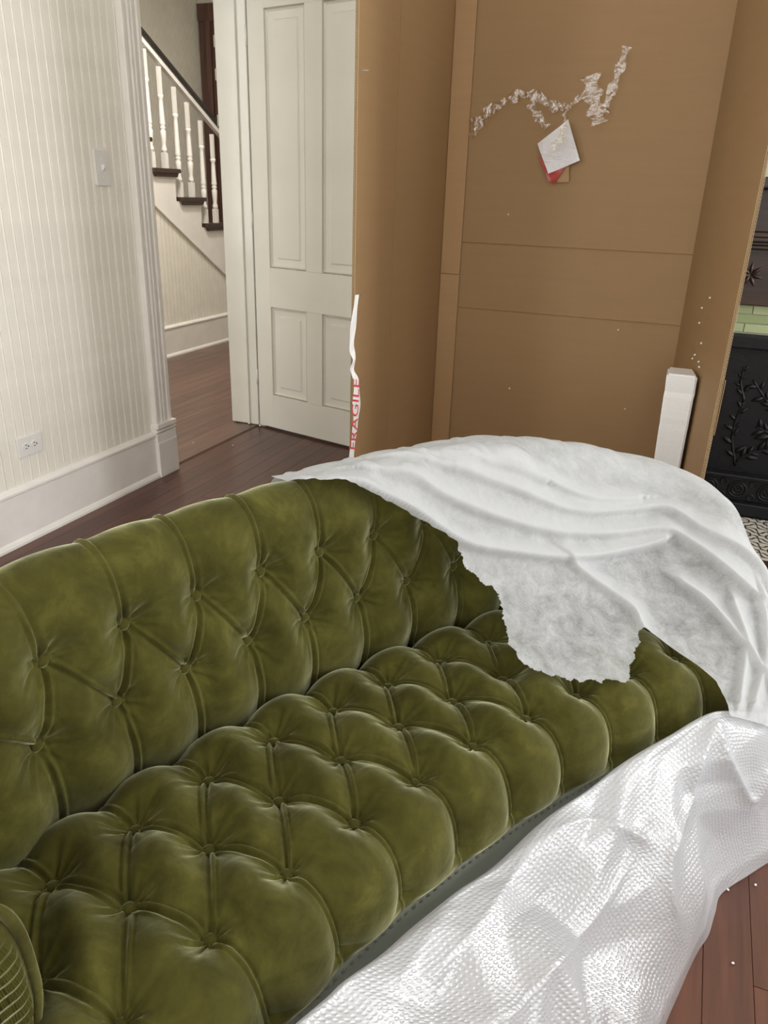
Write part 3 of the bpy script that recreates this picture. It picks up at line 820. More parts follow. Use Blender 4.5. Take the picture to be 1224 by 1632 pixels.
# green tiles, each one a piece, in three courses over a grout bed
B('grout_bed', FX0+0.061, FX1-0.061, FY+0.004, FY+0.099, 0.748, 0.872, MAT['grout'], fp)
tw, thh = 0.1515, 0.0365
tm = None
for row in range(3):
    z = 0.7615 + row*thh; x = FX0+0.065 - [0.05, 0.105, 0.03][row]
    while x < FX1-0.065:
        xa, xb = max(x, FX0+0.065), min(x+tw-0.004, FX1-0.065)
        if xb - xa > 0.012:
            B('tile', xa, xb, FY-0.004, FY+0.006, z+0.002, z+thh-0.002, MAT['tile'], fp, 0.0015)
        x += tw
# cast iron summer front
sf = empty('summer_front', ((FX0+FX1)/2, FY-0.02, 0), 'black cast iron fireplace cover with raised leaf relief', 'fireplace cover')
IX0, IX1 = FX0+0.062, FX1-0.062
B('back_plate', IX0, IX1, FY-0.012, FY+0.003, 0.178, 0.757, MAT['iron'], sf)
B('frame_bar', IX0, IX1, FY-0.040, FY-0.0125, 0.700, 0.757, MAT['iron'], sf, 0.008)
B('frame_bar', IX0, IX0+0.055, FY-0.040, FY-0.0125, 0.178, 0.699, MAT['iron'], sf, 0.008)
B('frame_bar', IX1-0.055, IX1, FY-0.040, FY-0.0125, 0.178, 0.699, MAT['iron'], sf, 0.008)
B('apron', IX0, IX1, FY-0.050, FY-0.0125, 0.062, 0.160, MAT['iron'], sf, 0.003)
B('apron_cap', IX0, IX1, FY-0.068, FY-0.0125, 0.1605, 0.1775, MAT['iron'], sf, 0.005)
B('apron_base', IX0, IX1, FY-0.085, FY-0.0125, 0.004, 0.0615, MAT['iron'], sf, 0.006)
# rings with rosettes on the apron
def torus_part(name, cx, cy, cz, R1, r1, mat, parent, n=24, k=8):
    V = []; Fc = []
    for i in range(n):
        a = 2*PI*i/n
        for j in range(k):
            b2 = 2*PI*j/k; rr = R1 + r1*math.cos(b2); V.append((cx+rr*math.cos(a), cy+r1*math.sin(b2), cz+rr*math.sin(a)))
    for i in range(n):
        for j in range(k): Fc.append((i*k+j, ((i+1) % n)*k+j, ((i+1) % n)*k+(j+1) % k, i*k+(j+1) % k))
    return MB().add(V, Fc).build(name, mat, parent, True)


ileaf = leaf_mesh('leaf', MAT['iron'], 1.0, 0.42, 0.26)
x = IX0 + 0.09; tor = None
ringxs = []
while x < IX1 - 0.05: ringxs.append(x); x += 0.115
for x in ringxs:
    for rr in (0.034, 0.022):
        torus_part('ring', x, FY-0.0505, 0.111, rr, 0.0045, MAT['iron'], sf, 20, 6)
    for k in range(6):
        place('petal', ileaf, (x, FY-0.050, 0.111), sf, rot=(0, 2*PI*k/6, 0), scale=(0.018, 0.018, 0.018))
for i in range(len(ringxs)-1):
    xm = (ringxs[i]+ringxs[i+1])/2
    for sgn in (1, -1): torus_part('scroll', xm, FY-0.0505, 0.111+sgn*0.030, 0.013, 0.0035, MAT['iron'], sf, 14, 6)
# leafy branches on the plate
lr = random.Random(5)
def branch(pts, n, size):
    P = [Vector((a, FY-0.013, z)) for a, z in pts]
    fine = []
    for i in range(len(P)-1):
        for t in range(6):
            fine.append(P[i].lerp(P[i+1], t/6))
    fine.append(P[-1]); sm = [fine[0]] + [(fine[i-1]+fine[i]*2+fine[i+1])/4 for i in range(1, len(fine)-1)] + [fine[-1]]
    MB().tube(sm, [0.0055*(1-0.6*i/len(sm))+0.0015 for i in range(len(sm))], 6).build('stem', MAT['iron'], sf, True)
    for i in range(n):
        q = sm[int(2 + i*(len(sm)-3)/n)]; d = (sm[-1]-sm[0])
        a0 = math.atan2(d.x, d.z) + (1 if i % 2 else -1)*lr.uniform(0.5, 1.1)
        s_ = size*lr.uniform(0.7, 1.25)
        place('leaf', ileaf, tuple(q), sf, rot=(0, a0, 0), scale=(s_, s_*0.8, s_))


for px_pts, n, sz in (([(1172, 742), (1166, 700), (1172, 670), (1186, 640)], 9, 0.045), ([(1186, 640), (1180, 610), (1186, 585)], 6, 0.035),
                      ([(1172, 735), (1200, 720), (1240, 715)], 8, 0.05), ([(1250, 720), (1225, 690), (1205, 680)], 6, 0.055), ([(1250, 660), (1222, 640), (1200, 605)], 7, 0.045),
                      ([(1290, 740), (1280, 690), (1300, 640)], 8, 0.05)):
    bp = [tuple(on_y(p, FY-0.013)[[0, 2]]) for p in px_pts]
    branch(bp, n, sz)
    branch([(IX0+IX1-a, z) for a, z in bp], n, sz)
# hearth: patterned tiles, each one a piece, inside a dark wood border
hearth = structure(B('floor_hearth', 0.115, FX1+0.05, 2.965, FY-0.088, -0.0001, 0.0015, MAT['gap']))
hx = 0.117; tl = None
while hx < FX1+0.04:
    hy = FY-0.089-0.152
    for k in range(3):
        y0_, y1_ = max(hy, 2.967), hy+0.1505
        if y1_ - y0_ > 0.02:
            B('tile', hx, min(hx+0.1505, FX1+0.049), y0_, y1_, 0.0016, 0.0042, MAT['hearth'], hearth)
        hy -= 0.152
    hx += 0.152
structure(B('trim_4', 0.115, FX1+0.12, 2.895, 2.964, 0.0002, 0.010, MAT['darkwood'], None, 0.003))
structure(B('trim_4', FX1+0.051, FX1+0.12, 2.965, FY-0.1, 0.0002, 0.010, MAT['darkwood'], None, 0.003))
# round mirror above the mantel
mc = (0.56, FY+0.085, 1.76)
mi = empty('round_mirror', (mc[0], mc[1], 1.345), 'round mirror with a white frame above the dark mantel', 'mirror')
torus_part('mirror_frame', mc[0], mc[1]-0.012, mc[2], 0.395, 0.020, MAT['trim'], mi, 48, 10)
mb = MB(); n = 48; mb.prism([(mc[0]+0.385*math.cos(2*PI*k/n), mc[1]-0.010, mc[2]+0.385*math.sin(2*PI*k/n)) for k in range(n)], (0, 0, 0), (0, 0.012, 0)); mb.build('mirror_glass', MAT['mirror'], mi)

# ------------------------------------------------------------------ curved tufted sofa
SCX, SCY = 1.83, -0.09          # centre of the sofa's curve (plan)


def pol(r, th, z):
    return np.stack([SCX - r*np.cos(th), SCY + r*np.sin(th), z + 0*th], -1)


def catmull(P, n):
    P = np.asarray(P, float); P = np.vstack([2*P[0]-P[1], P, 2*P[-1]-P[-2]]); out = []
    for i in range(1, len(P)-2):
        for t in np.linspace(0, 1, n, endpoint=False):
            a, b_, c, d = P[i-1], P[i], P[i+1], P[i+2]
            out.append(0.5*((2*b_) + (c-a)*t + (2*a-5*b_+4*c-d)*t*t + (3*b_-a-3*c+d)*t**3))
    out.append(P[-2]); return np.array(out)


def resample(C, n):
    s = np.r_[0, np.cumsum(np.linalg.norm(np.diff(C, axis=0), axis=1))]
    q = np.linspace(0, s[-1], n)
    return np.stack([np.interp(q, s, C[:, k]) for k in range(C.shape[1])], -1), q


def seg_dist(U, V, segs, broad=None):
    """distance to nearest segment, signed side of it; optionally a smooth valley field around all segments"""
    best = np.full(U.shape, 9.0); side = np.zeros(U.shape); prod = np.ones(U.shape)
    for (a, b_) in segs:
        a = np.array(a); b_ = np.array(b_); d = b_-a; L2 = d@d
        t = np.clip(((U-a[0])*d[0] + (V-a[1])*d[1])/L2, 0, 1)
        dx = U-(a[0]+t*d[0]); dy = V-(a[1]+t*d[1]); dd = np.sqrt(dx*dx+dy*dy)
        sg = np.sign(d[0]*(V-a[1]) - d[1]*(U-a[0]))
        m_ = dd < best; best[m_] = dd[m_]; side[m_] = sg[m_]
        if broad is not None: prod *= 1-0.93*np.exp(-(dd/broad)**2)
    if broad is not None: return best, side, 1-prod
    return best, side


def tuft(U, V, btn, segs, depth=0.05, sig=0.040, seam=0.017, seed=0, soft=1.0):
    """inward displacement (positive = into the upholstery)"""
    ds, side, val = seg_dist(U, V, segs, 0.030)
    db = np.full(U.shape, 9.0); ang = np.zeros(U.shape); ph = np.zeros(U.shape); pit = np.zeros(U.shape)
    for i, (bu, bv) in enumerate(btn):
        dx, dy = U-bu, V-bv; d = np.sqrt(dx*dx+dy*dy); m_ = d < db
        db[m_] = d[m_]; ang[m_] = np.arctan2(dy, dx)[m_]; ph[m_] = (i*1.7+seed) % 6.28
        pit += np.exp(-(d/sig)**1.25)
    h = depth*pit
    h += ((seam+0.010)*val*(0.40+0.60*np.clip(db/0.06, 0, 1)) + 0.0060*np.exp(-(ds/0.0045)))*soft
    # folded pleat: one lip overlaps the seam, a second thin fold lies beside it
    h -= 0.0044*np.exp(-((ds*side-0.0058)/0.0030)**2)
    h += 0.0018*np.exp(-((ds*side-0.0110)/0.0024)**2)
    h -= 0.0026*np.exp(-((ds*side+0.0075)/0.0026)**2)*np.exp(-(db/0.07)**2)
    # gathers radiating from each button
    env = np.exp(-(db/0.040)**2)*np.clip(db/0.014, 0, 1)
    h += 0.0026*np.sin(9*ang+ph)*env + 0.0015*np.sin(15*ang+2.3*ph)*env
    return h, db, ds


def surf_normals(P):
    du = np.gradient(P, axis=0); dv = np.gradient(P, axis=1)
    n = np.cross(du, dv); n /= np.linalg.norm(n, axis=-1, keepdims=True)+1e-12
    return n


sofa = empty('tufted_sofa', (SCX-2.5*math.cos(0.5), SCY+2.5*math.sin(0.5), 0),
             'olive green velvet button-tufted curved sofa with low pleated arms', 'sofa')

# --- button mesh (flattened dome)
mb = MB(); mb.lathe([(0.0092, -0.004), (0.0098, 0.0), (0.0092, 0.0030), (0.0070, 0.0052), (0.0035, 0.0063), (0.0006, 0.0066)], 0, 0, 18)
btn_me = bpy.data.meshes.new('button'); btn_me.from_pydata(np.concatenate(mb.V).tolist(), [], mb.F); btn_me.update()
btn_me.materials.append(MAT['velvet']); btn_me.polygons.foreach_set('use_smooth', [True]*len(btn_me.polygons))


def add_button(P, n, parent, s=1.0):
    q = Vector((0, 0, 1)).rotation_difference(Vector(n))
    o = bpy.data.objects.new('button', btn_me); o.rotation_mode = 'QUATERNION'; o.rotation_quaternion = q; o.scale = (s, s, s)
    link(o, parent, P)
    return o


# --- seat
sec, qs = resample(catmull([(2.72, 0.300), (2.70, 0.350), (2.665, 0.398), (2.62, 0.420), (2.55, 0.428), (2.45, 0.430), (2.37, 0.428), (2.32, 0.417),
                            (2.285, 0.390), (2.263, 0.350), (2.254, 0.305), (2.256, 0.268), (2.268, 0.248)], 14), 300)
TH0, TH1 = 0.115, 0.835
NU = 900
th = np.linspace(TH0, TH1, NU)
UM = 2.45                                   # metres per radian in the tuft plane
v_of_r = lambda r: float(np.interp(-r, -sec[:200, 0], qs[:200]))
vA, vB, vC = v_of_r(2.600), v_of_r(2.477), v_of_r(2.350)
vEnd = qs[-1]
tA = [0.2515+0.0513*k for k in range(-2, 12)]
tB = [0.267+0.0532*k for k in range(-3, 11)]
tC = [0.2255+0.0565*k for k in range(-2, 11)]
btnS = [(t*UM, vA) for t in tA] + [(t*UM, vB) for t in tB] + [(t*UM, vC) for t in tC]
segS = []
for i, t in enumerate(tA):
    segS.append(((t*UM, vA), ((t-0.010)*UM, 0.0)))
    for t2 in tB:
        if abs(t2-t-0.003) < 0.042: segS.append(((t*UM, vA), (t2*UM, vB)))
for t in tC:
    segS.append(((t*UM, vC), ((t+0.004)*UM, vC+0.05))); segS.append((((t+0.004)*UM, vC+0.05), ((t+0.010)*UM, vEnd+0.01)))
    for t2 in tB:
        if abs(t2-t-0.012) < 0.044: segS.append(((t*UM, vC), (t2*UM, vB)))
TT, QQ = np.meshgrid(th, qs, indexing='ij')
RR = np.interp(QQ, qs, sec[:, 0]); ZZ = np.interp(QQ, qs, sec[:, 1])
P0 = pol(RR, TT, ZZ)
nS = surf_normals(P0)
if nS[NU//2, 100, 2] < 0: nS = -nS
h, db, ds = tuft(TT*UM, QQ, btnS, segS, depth=0.052, sig=0.042, seam=0.013)
h = h*np.clip((vEnd-QQ)/0.03, 0, 1)
# puffs a little uneven
h += 0.003*np.sin(TT*31+QQ*9)*np.sin(QQ*23+1.0)
endf = np.minimum(np.clip((TT-TH0)/0.012, 0, 1), np.clip((TH1-TT)/0.012, 0, 1))
PS = P0 - nS*(h[..., None]) - np.stack([0*TT, 0*TT, 0.05*(1-endf)], -1)
seat = fast_mesh('seat', PS, grid_faces(NU, len(qs)), MAT['velvet'], sofa)


def surf_at(P, N, H, u_ax, v_ax, u, v):
    i = int(np.argmin(abs(u_ax-u))); j = int(np.argmin(abs(v_ax-v)))
    return P[i, j], N[i, j]


for t, v in [(t, vA) for t in tA] + [(t, vB) for t in tB] + [(t, vC) for t in tC]:
    if TH0+0.02 < t < TH1-0.02:
        p, n = surf_at(PS, nS, h, th, qs, t, v)
        add_button(p + n*0.0055, n, seat, 1.2)

# --- wrap-around back and arms (one continuous upholstered shell)
ctrl = [(2.425, 0.203), (2.50, 0.207), (2.57, 0.217), (2.622, 0.240), (2.650, 0.275), (2.655, 0.32), (2.655, 0.40), (2.655, 0.50), (2.655, 0.60), (2.655, 0.70),
        (2.648, 0.753), (2.620, 0.784), (2.57, 0.793), (2.50, 0.785), (2.425, 0.770)]
pc = catmull([(SCX-r*math.cos(t), SCY+r*math.sin(t)) for r, t in ctrl], 30)
NS = 1000
path, ss = resample(pc, NS)
tg = np.gradient(path, axis=0)
for _ in range(14): tg[1:-1] = (tg[:-2]+2*tg[1:-1]+tg[2:])/4
tg /= np.linalg.norm(tg, axis=1, keepdims=True)
nrm = np.stack([-tg[:, 1], tg[:, 0]], -1)            # outward (away from the seat)
if nrm[NS//2] @ np.array([1, 0]) > 0: nrm = -nrm
pth = np.arctan2(path[:, 1]-SCY, SCX-path[:, 0]); prr = np.hypot(path[:, 1]-SCY, path[:, 0]-SCX)
s_of = lambda t: float(np.interp(t, pth, ss))
sm_ = lambda x: x*x*(3-2*x)
Lp = ss[-1]
edge = np.minimum(ss, Lp-ss)
HS = np.where(ss < Lp/2, 0.62 + 0.38*sm_(np.clip((edge-0.02)/0.34, 0, 1)), np.interp(edge, [0, 0.05, 0.15, 0.22, 0.36, 0.47, 0.64], [0.26, 0.38, 0.65, 0.76, 0.87, 0.94, 1.0]))
for _ in range(40): HS[1:-1] = (HS[:-2]+2*HS[1:-1]+HS[2:])/4     # height falls towards the arm fronts
prof, ps = resample(catmull([(0.030, 0.335), (0.010, 0.40), (0.0, 0.47), (0.0, 0.55), (0.004, 0.63), (0.014, 0.69), (0.034, 0.735), (0.060, 0.760), (0.088, 0.770),
                             (0.116, 0.758), (0.136, 0.725), (0.146, 0.66), (0.148, 0.52), (0.140, 0.30), (0.130, 0.10)], 16), 300)
SSg, PQ = np.meshgrid(ss, ps, indexing='ij')
OF = np.interp(PQ, ps, prof[:, 0]); ZF = np.interp(PQ, ps, prof[:, 1])
HSg = np.repeat(HS[:, None], len(ps), 1)
ZF = np.where(ZF > 0.36, 0.36+(ZF-0.36)*HSg, ZF)
PB0 = np.concatenate([path[:, None, :] + nrm[:, None, :]*OF[..., None], ZF[..., None]], -1)
nB = surf_normals(PB0)
j_in = int(np.argmin(abs(ps-0.15)))
if np.dot(nB[NS//2, j_in, :2], nrm[NS//2]) > 0: nB = -nB
pv_of_z = lambda z: float(np.interp(z, prof[:120, 1], ps[:120]))
vE, vD, vT = pv_of_z(0.502), pv_of_z(0.632), float(ps[np.argmax(prof[:, 1])])
tE = [0.278+0.0467*m_ for m_ in range(11)]; tD = [0.288+0.0478*m_ for m_ in range(10)]; tT = [0.278+0.0485*m_ for m_ in range(10)]
sE = [s_of(0.278)-0.125, *[s_of(t) for t in tE]]; sE.append(sE[-1]+0.125)
sD = [s_of(0.288)-0.13, *[s_of(t) for t in tD], s_of(tD[-1])+0.13]
sT = [s_of(0.278)-0.13, *[s_of(t) for t in tT], s_of(tT[-1])+0.12]
sE = [sE[0]-0.12] + sE + [sE[-1]+0.12]
btnB = [(s_, vE) for s_ in sE] + [(s_, vD) for s_ in sD]
segB = []
vOut = vT + 0.16
for s_, t_ in zip(sD, sT):
    segB.append(((s_, vD), (s_*0.45+t_*0.55, (vD+vT)/2))); segB.append(((s_*0.45+t_*0.55, (vD+vT)/2), (t_, vT))); segB.append(((t_, vT), (t_-0.01, vOut)))
    for e_ in sE:
        if -0.075 < e_-s_ < 0.135: segB.append(((s_, vD), (e_, vE)))
for e_ in sE: segB.append(((e_, vE), (e_+0.014, 0.0)))
hB, dbB, dsB = tuft(SSg, PQ, btnB, segB, depth=0.046, sig=0.040, seam=0.012, seed=2.0, soft=1.0-0.80*np.clip((PQ-vD-0.03)/(vT-vD-0.05), 0, 1))
fade = np.clip((vOut-PQ)/0.10, 0, 1)
hB = hB*fade + 0.002*np.sin(SSg*23)*np.sin(PQ*19)
endB = np.minimum(np.clip(SSg/0.03, 0, 1), np.clip((Lp-SSg)/0.03, 0, 1)); hB = hB*endB
PB = PB0 - nB*hB[..., None]
back = fast_mesh('backrest', PB, grid_faces(NS, len(ps)), MAT['velvet'], sofa)
for s_, v in btnB:
    if 0.05 < s_ < Lp-0.05:
        p, n = surf_at(PB, nB, hB, ss, ps, s_, v)
        add_button(p + n*0.0055, n, back, 1.15)

ARMF = []
# --- pleated arm fronts: fan of folds inside a welted outline
for end in (0, NS-1):
    ring = PB[end]                                   # cross-section of the shell at the arm front
    dirf = -tg[0] if end == 0 else tg[-1]
    dirf = np.array([dirf[0], dirf[1], 0.0])
    keep_i = [j for j in range(len(ps)) if ring[j, 2] > 0.33]
    P = ring[keep_i[::2]]
    c = P.mean(0); c[2] = P[:, 2].min()+0.06
    arm = fast_mesh('arm_front', np.zeros((3, 3)), np.array([[0, 1, 2]]), None, sofa) if False else None
    nr, npz = 90, len(P)
    V = []
    for i in range(npz):
        for k in range(nr):
            f = k/(nr-1)                             # 0 = outline, 1 = centre
            q = P[i]*(1-f) + c*f
            V.append(q + dirf*(0.020*math.sin(min(1, f*3.0)*PI/2)))
    V = np.array(V).reshape(npz, nr, 3)
    # horizontal pleats stacked up the panel
    zz = V[..., 2]; xx = np.einsum('ijk,k->ij', V - c, np.array([-dirf[1], dirf[0], 0]))
    mask = np.clip((np.arange(nr)/(nr-1)-0.10)/0.05, 0, 1)[None, :]
    phs = (zz - 0.30*xx + 2.5*xx*xx)/0.0150
    saw = (phs - np.floor(phs))
    V += dirf*(mask*(0.0075*saw**1.3))[..., None] + 0
    ARMF.append(V + dirf*0.012)
    pan = fast_mesh('pleated_arm_front', V, grid_faces(npz, nr), MAT['velvet'], sofa)
    MB().tube([tuple(q + dirf*0.004) for q in ring[keep_i[::2]]], 0.0065, 8).build('arm_piping', MAT['velvet'], pan, True)

# --- base rail, nail heads, legs
rail_t = np.linspace(TH0+0.02, TH1-0.02, 90)
V = []
for t in rail_t:
    for r, z in ((2.272, 0.110), (2.266, 0.114), (2.266, 0.252), (2.285, 0.258), (2.30, 0.110)):
        V.append(pol(np.array(r), np.array(t), z))
V = np.array(V).reshape(90, 5, 3); V = np.concatenate([V, V[:, :1]], 1)
fast_mesh('base_rail', V, grid_faces(90, 6), MAT['border'], sofa, smooth=False)
V = []
for t in (rail_t):
    for r, z in ((2.30, 0.11), (2.78, 0.11), (2.78, 0.30), (2.30, 0.30)): V.append(pol(np.array(r), np.array(t), z))
V = np.array(V).reshape(90, 4, 3); V = np.concatenate([V, V[:, :1]], 1)
fast_mesh('seat_frame', V, grid_faces(90, 5), MAT['border'], sofa, smooth=False)
mb = MB(); nt_ = np.arange(TH0+0.03, TH1-0.03, 0.0072)
for t in nt_:
    p = pol(np.array(2.2655), np.array(t), 0.246); d = np.array([math.cos(t), -math.sin(t), 0.0]); e = np.array([math.sin(t), math.cos(t), 0.0])
    V = [p + d*0.0035]
    for k in range(6):
        a = 2*PI*k/6; V.append(p + e*0.0048*math.cos(a) + np.array([0, 0, 0.0048*math.sin(a)]))
    mb.add(V, [(0, k+1, (k+1) % 6+1) for k in range(6)])
nails = mb.build('nail_heads', MAT['nail'], sofa, True); nails['kind'] = 'stuff'
for r, t in ((2.33, 0.16), (2.33, 0.42), (2.33, 0.62), (2.33, 0.80), (2.70, 0.25), (2.72, 0.5), (2.70, 0.75)):
    p = pol(np.array(r), np.array(t), 0.0)
    MB().lathe([(0.014, 0.0), (0.018, 0.01), (0.020, 0.05), (0.026, 0.085), (0.026, 0.1095)], p[0], p[1], 14).build('leg', MAT['darkwood'], sofa, True)

def poly_dist(U, V, pts):
    segs = [(pts[i], pts[i+1]) for i in range(len(pts)-1)]
    return seg_dist(U, V, segs)


# ------------------------------------------------------------------ bubble wrap slumped against the sofa front
def on_cyl(p, r):
    d = ray(p); ox, oy = -SCX, -SCY
    a = d[0]**2+d[1]**2; b_ = 2*(ox*d[0]+oy*d[1]); c = ox*ox+oy*oy-r*r
    t = (-b_-math.sqrt(max(0, b_*b_-4*a*c)))/(2*a)
    t2 = (-b_+math.sqrt(max(0, b_*b_-4*a*c)))/(2*a)
    P = [CAMP+d*q for q in (t, t2) if q > 0]
    P = [q for q in P if q[0] < SCX-0.5]
    return P[-1] if P else None


up_px = [(250, 1850), (380, 1722), (480, 1632), (530, 1590), (560, 1562), (620, 1522), (680, 1470), (740, 1420), (800, 1380), (880, 1306), (940, 1262), (1010, 1212), (1075, 1174), (1135, 1139), (1180, 1138), (1224, 1140), (1290, 1150), (1360, 1170)]
lo_px = [(900, 2300), (940, 2130), (970, 1980), (1000, 1850), (1025, 1740), (1045, 1680), (1060, 1632), (1078, 1590), (1095, 1550), (1113, 1515), (1130, 1490), (1140, 1455), (1150, 1425), (1190, 1398), (1224, 1375), (1262, 1352), (1300, 1330), (1400, 1290)]
UPP = []
for p in up_px:
    th_ = None; q = on_cyl(p, 2.215); UPP.append(q)
UPP = np.array(UPP); LOP = np.array([on_z(p, 0.004) for p in lo_px])
nA_, nBw = 260, 120
UPc, _ = resample(catmull(UPP, 8), nA_); LOc, _ = resample(catmull(LOP, 8), nA_)
bb_ = np.linspace(-0.18, 1.0, nBw)
AA, BBg = np.meshgrid(np.linspace(0, 1, nA_), bb_, indexing='ij')
bc = np.clip(BBg, 0, 1)
f = bc
base = UPc[:, None, :]*(1-f)[..., None] + LOc[:, None, :]*f[..., None]
zu = UPc[:, None, 2]
base[..., 2] = zu*(np.cos(f*PI/2)**0.85)*(1-0.25*f) + 0.004
# back lip: tucks down between the wrap and the sofa rail
lip = np.clip(-BBg, 0, 1)/0.18
thu = np.arctan2(UPc[:, 1]-SCY, SCX-UPc[:, 0])
outd = np.stack([-np.cos(thu), np.sin(thu), 0*thu], -1)
base += outd[:, None, :]*(0.032*np.sin(np.clip(lip*1.5, 0, 1)*PI/2))[..., None]
base[..., 2] -= lip**1.6*zu*0.75
# crumpled facets: piecewise planar heights over a jittered coarse lattice
ca, cb_ = 14, 6
lat = rng.uniform(-1, 1, (ca+2, cb_+2))
ga = AA*ca + 0.35*np.sin(BBg*5+AA*9); gb = bc*cb_ + 0.5*np.sin(AA*23)
ga = np.clip(ga, 0, ca+0.999); gb = np.clip(gb, 0, cb_+0.999)
ia, ib = np.floor(ga).astype(int), np.floor(gb).astype(int); fa, fb = ga-ia, gb-ib
h00, h10, h01, h11 = lat[ia, ib], lat[np.minimum(ia+1, ca+1), ib], lat[ia, np.minimum(ib+1, cb_+1)], lat[np.minimum(ia+1, ca+1), np.minimum(ib+1, cb_+1)]
fac = np.where(fa+fb < 1, h00+(h10-h00)*fa+(h01-h00)*fb, h11+(h01-h11)*(1-fa)+(h10-h11)*(1-fb))
for _ in range(1): fac[1:-1, 1:-1] = (fac[:-2, 1:-1]+fac[2:, 1:-1]+fac[1:-1, :-2]+fac[1:-1, 2:])/4
nW = surf_normals(base)
if nW[130, 60, 2] < 0: nW = -nW
amp = 0.026*np.sin(np.clip(bc, 0, 1)*PI)**0.6*(BBg > 0) + 0.002
wr = base + nW*(fac*amp)[..., None]
# traced ridges
pxw = project(wr)
def wrap_ridge(pts, hh, ww):
    P = np.array(pts, float); P = catmull(P, 4)
    q = []
    for p in P:
        d = (pxw[..., 0]-p[0])**2+(pxw[..., 1]-p[1])**2 + np.where(BBg < 0, 1e9, 0); k = int(np.argmin(d)); i, j = divmod(k, nBw); q.append((i/nA_*1.7, j/nBw*0.36))
    dd, _ = poly_dist(AA*1.7, (BBg+0.18)/1.18*0.36, q)
    return hh*np.exp(-dd/ww)
dr = wrap_ridge([(1135, 1150), (1095, 1270), (1060, 1380), (1072, 1450)], 0.018, 0.018)
dr += wrap_ridge([(1140, 1150), (1165, 1220), (1195, 1275), (1224, 1240)], 0.018, 0.016)
dr += wrap_ridge([(840, 1350), (930, 1305), (1015, 1330)], 0.014, 0.016)
dr += wrap_ridge([(1015, 1330), (960, 1440), (860, 1560), (800, 1632)], 0.014, 0.018)
dr += wrap_ridge([(845, 1355), (780, 1450), (690, 1560)], 0.014, 0.018)
dr += wrap_ridge([(720, 1450), (700, 1465), (640, 1560)], 0.010, 0.014)
wr = wr + nW*(dr*np.sin(np.clip(bc, 0.0, 1)*PI)**0.4)[..., None]
wr[..., 2] = np.maximum(wr[..., 2], 0.003)
wrap = fast_mesh('bubble_wrap', wr, grid_faces(nA_, nBw), MAT['wrap'])
tag(wrap, 'crumpled clear bubble wrap slumped on the floor along the sofa front', 'bubble wrap')
at = wrap.data.attributes.new('thin', 'FLOAT', 'POINT')
thin = np.clip((BBg-0.62)/0.22, 0, 1)*np.clip((0.62-AA)/0.12, 0, 1)*0.55 + np.clip((BBg-0.955)/0.01, 0, 1)*0.45
at.data.foreach_set('value', thin.ravel())
uv = wrap.data.uv_layers.new(name='UVMap')
lv = np.empty(len(wrap.data.loops), int); wrap.data.loops.foreach_get('vertex_index', lv)
la = np.linalg.norm(np.diff(wr, axis=0), axis=-1).mean(1); sa = np.r_[0, np.cumsum(la)]
lb = np.linalg.norm(np.diff(wr, axis=1), axis=-1); sb2 = np.concatenate([np.zeros((nA_, 1)), np.cumsum(lb, 1)], 1)
UVg = np.stack([np.repeat(sa[:, None], nBw, 1)/0.0085, sb2/0.0085], -1).reshape(-1, 2)
uv.data.foreach_set('uv', UVg[lv].ravel())

# ------------------------------------------------------------------ white nonwoven sheet draped over the far end of the sofa
gt = np.arange(0.40, 0.893, 0.0024); gr = np.arange(2.04, 2.92, 0.006)
obs = np.zeros((len(gt), len(gr)))


def raster(Pts):
    x, y_, z = Pts[..., 0].ravel(), Pts[..., 1].ravel(), Pts[..., 2].ravel()
    t = np.arctan2(y_-SCY, SCX-x); r = np.hypot(x-SCX, y_-SCY)
    i = np.rint((t-gt[0])/0.0024).astype(int); j = np.rint((r-gr[0])/0.006).astype(int)
    m_ = (i >= 0) & (i < len(gt)) & (j >= 0) & (j < len(gr))
    np.maximum.at(obs, (i[m_], j[m_]), z[m_])


raster(PS); raster(PB)
for AF in ARMF: raster(AF)
raster(wr)
for f_ in (0.25, 0.5, 0.75): raster(wr[:-1]*(1-f_)+wr[1:]*f_)
for _ in range(2):      # close pin holes, keep 1 cm clear of the upholstery
    o2 = obs.copy()
    o2[1:] = np.maximum(o2[1:], obs[:-1]); o2[:-1] = np.maximum(o2[:-1], obs[1:])
    o2[:, 1:] = np.maximum(o2[:, 1:], obs[:, :-1]); o2[:, :-1] = np.maximum(o2[:, :-1], obs[:, 1:]); obs = o2
obs = obs + 0.007
Z = obs.copy()
GT, GR = np.meshgrid(gt, gr, indexing='ij')
Z[:, -1] = 0.16; Z[-1, :] = np.maximum(0.10, obs[-1, :]); Z[:, 0] = np.maximum(0.18, obs[:, 0]); Z[0, :] = obs[0, :]
for it in range(2600):
    a = (Z[2:, 1:-1]+Z[:-2, 1:-1]+Z[1:-1, 2:]+Z[1:-1, :-2])*0.25 - 2.6e-5
    Z[1:-1, 1:-1] = np.maximum(obs[1:-1, 1:-1], a)
# finer grid
ft = np.linspace(gt[0], gt[-1], len(gt)*2-1); fr = np.linspace(gr[0], gr[-1], len(gr)*2-1)
Zr = np.stack([np.interp(ft, gt, Z[:, j]) for j in range(len(gr))], 1)
ZF2 = np.stack([np.interp(fr, gr, Zr[i]) for i in range(len(ft))], 0)
FT, FR = np.meshgrid(ft, fr, indexing='ij')
Zs = ZF2.copy()
for _ in range(8): Zs[1:-1, 1:-1] = (Zs[:-2, 1:-1]+Zs[2:, 1:-1]+Zs[1:-1, :-2]+Zs[1:-1, 2:])/4
wsm = np.clip((FT-0.70)/0.06, 0, 1)
ZF2 = ZF2*(1-wsm) + (Zs+0.004)*wsm
PSH = pol(FR, FT, ZF2)
pxs = project(PSH)
vis = FR < 2.765
dep = np.linalg.norm(PSH - CAMP, axis=-1)


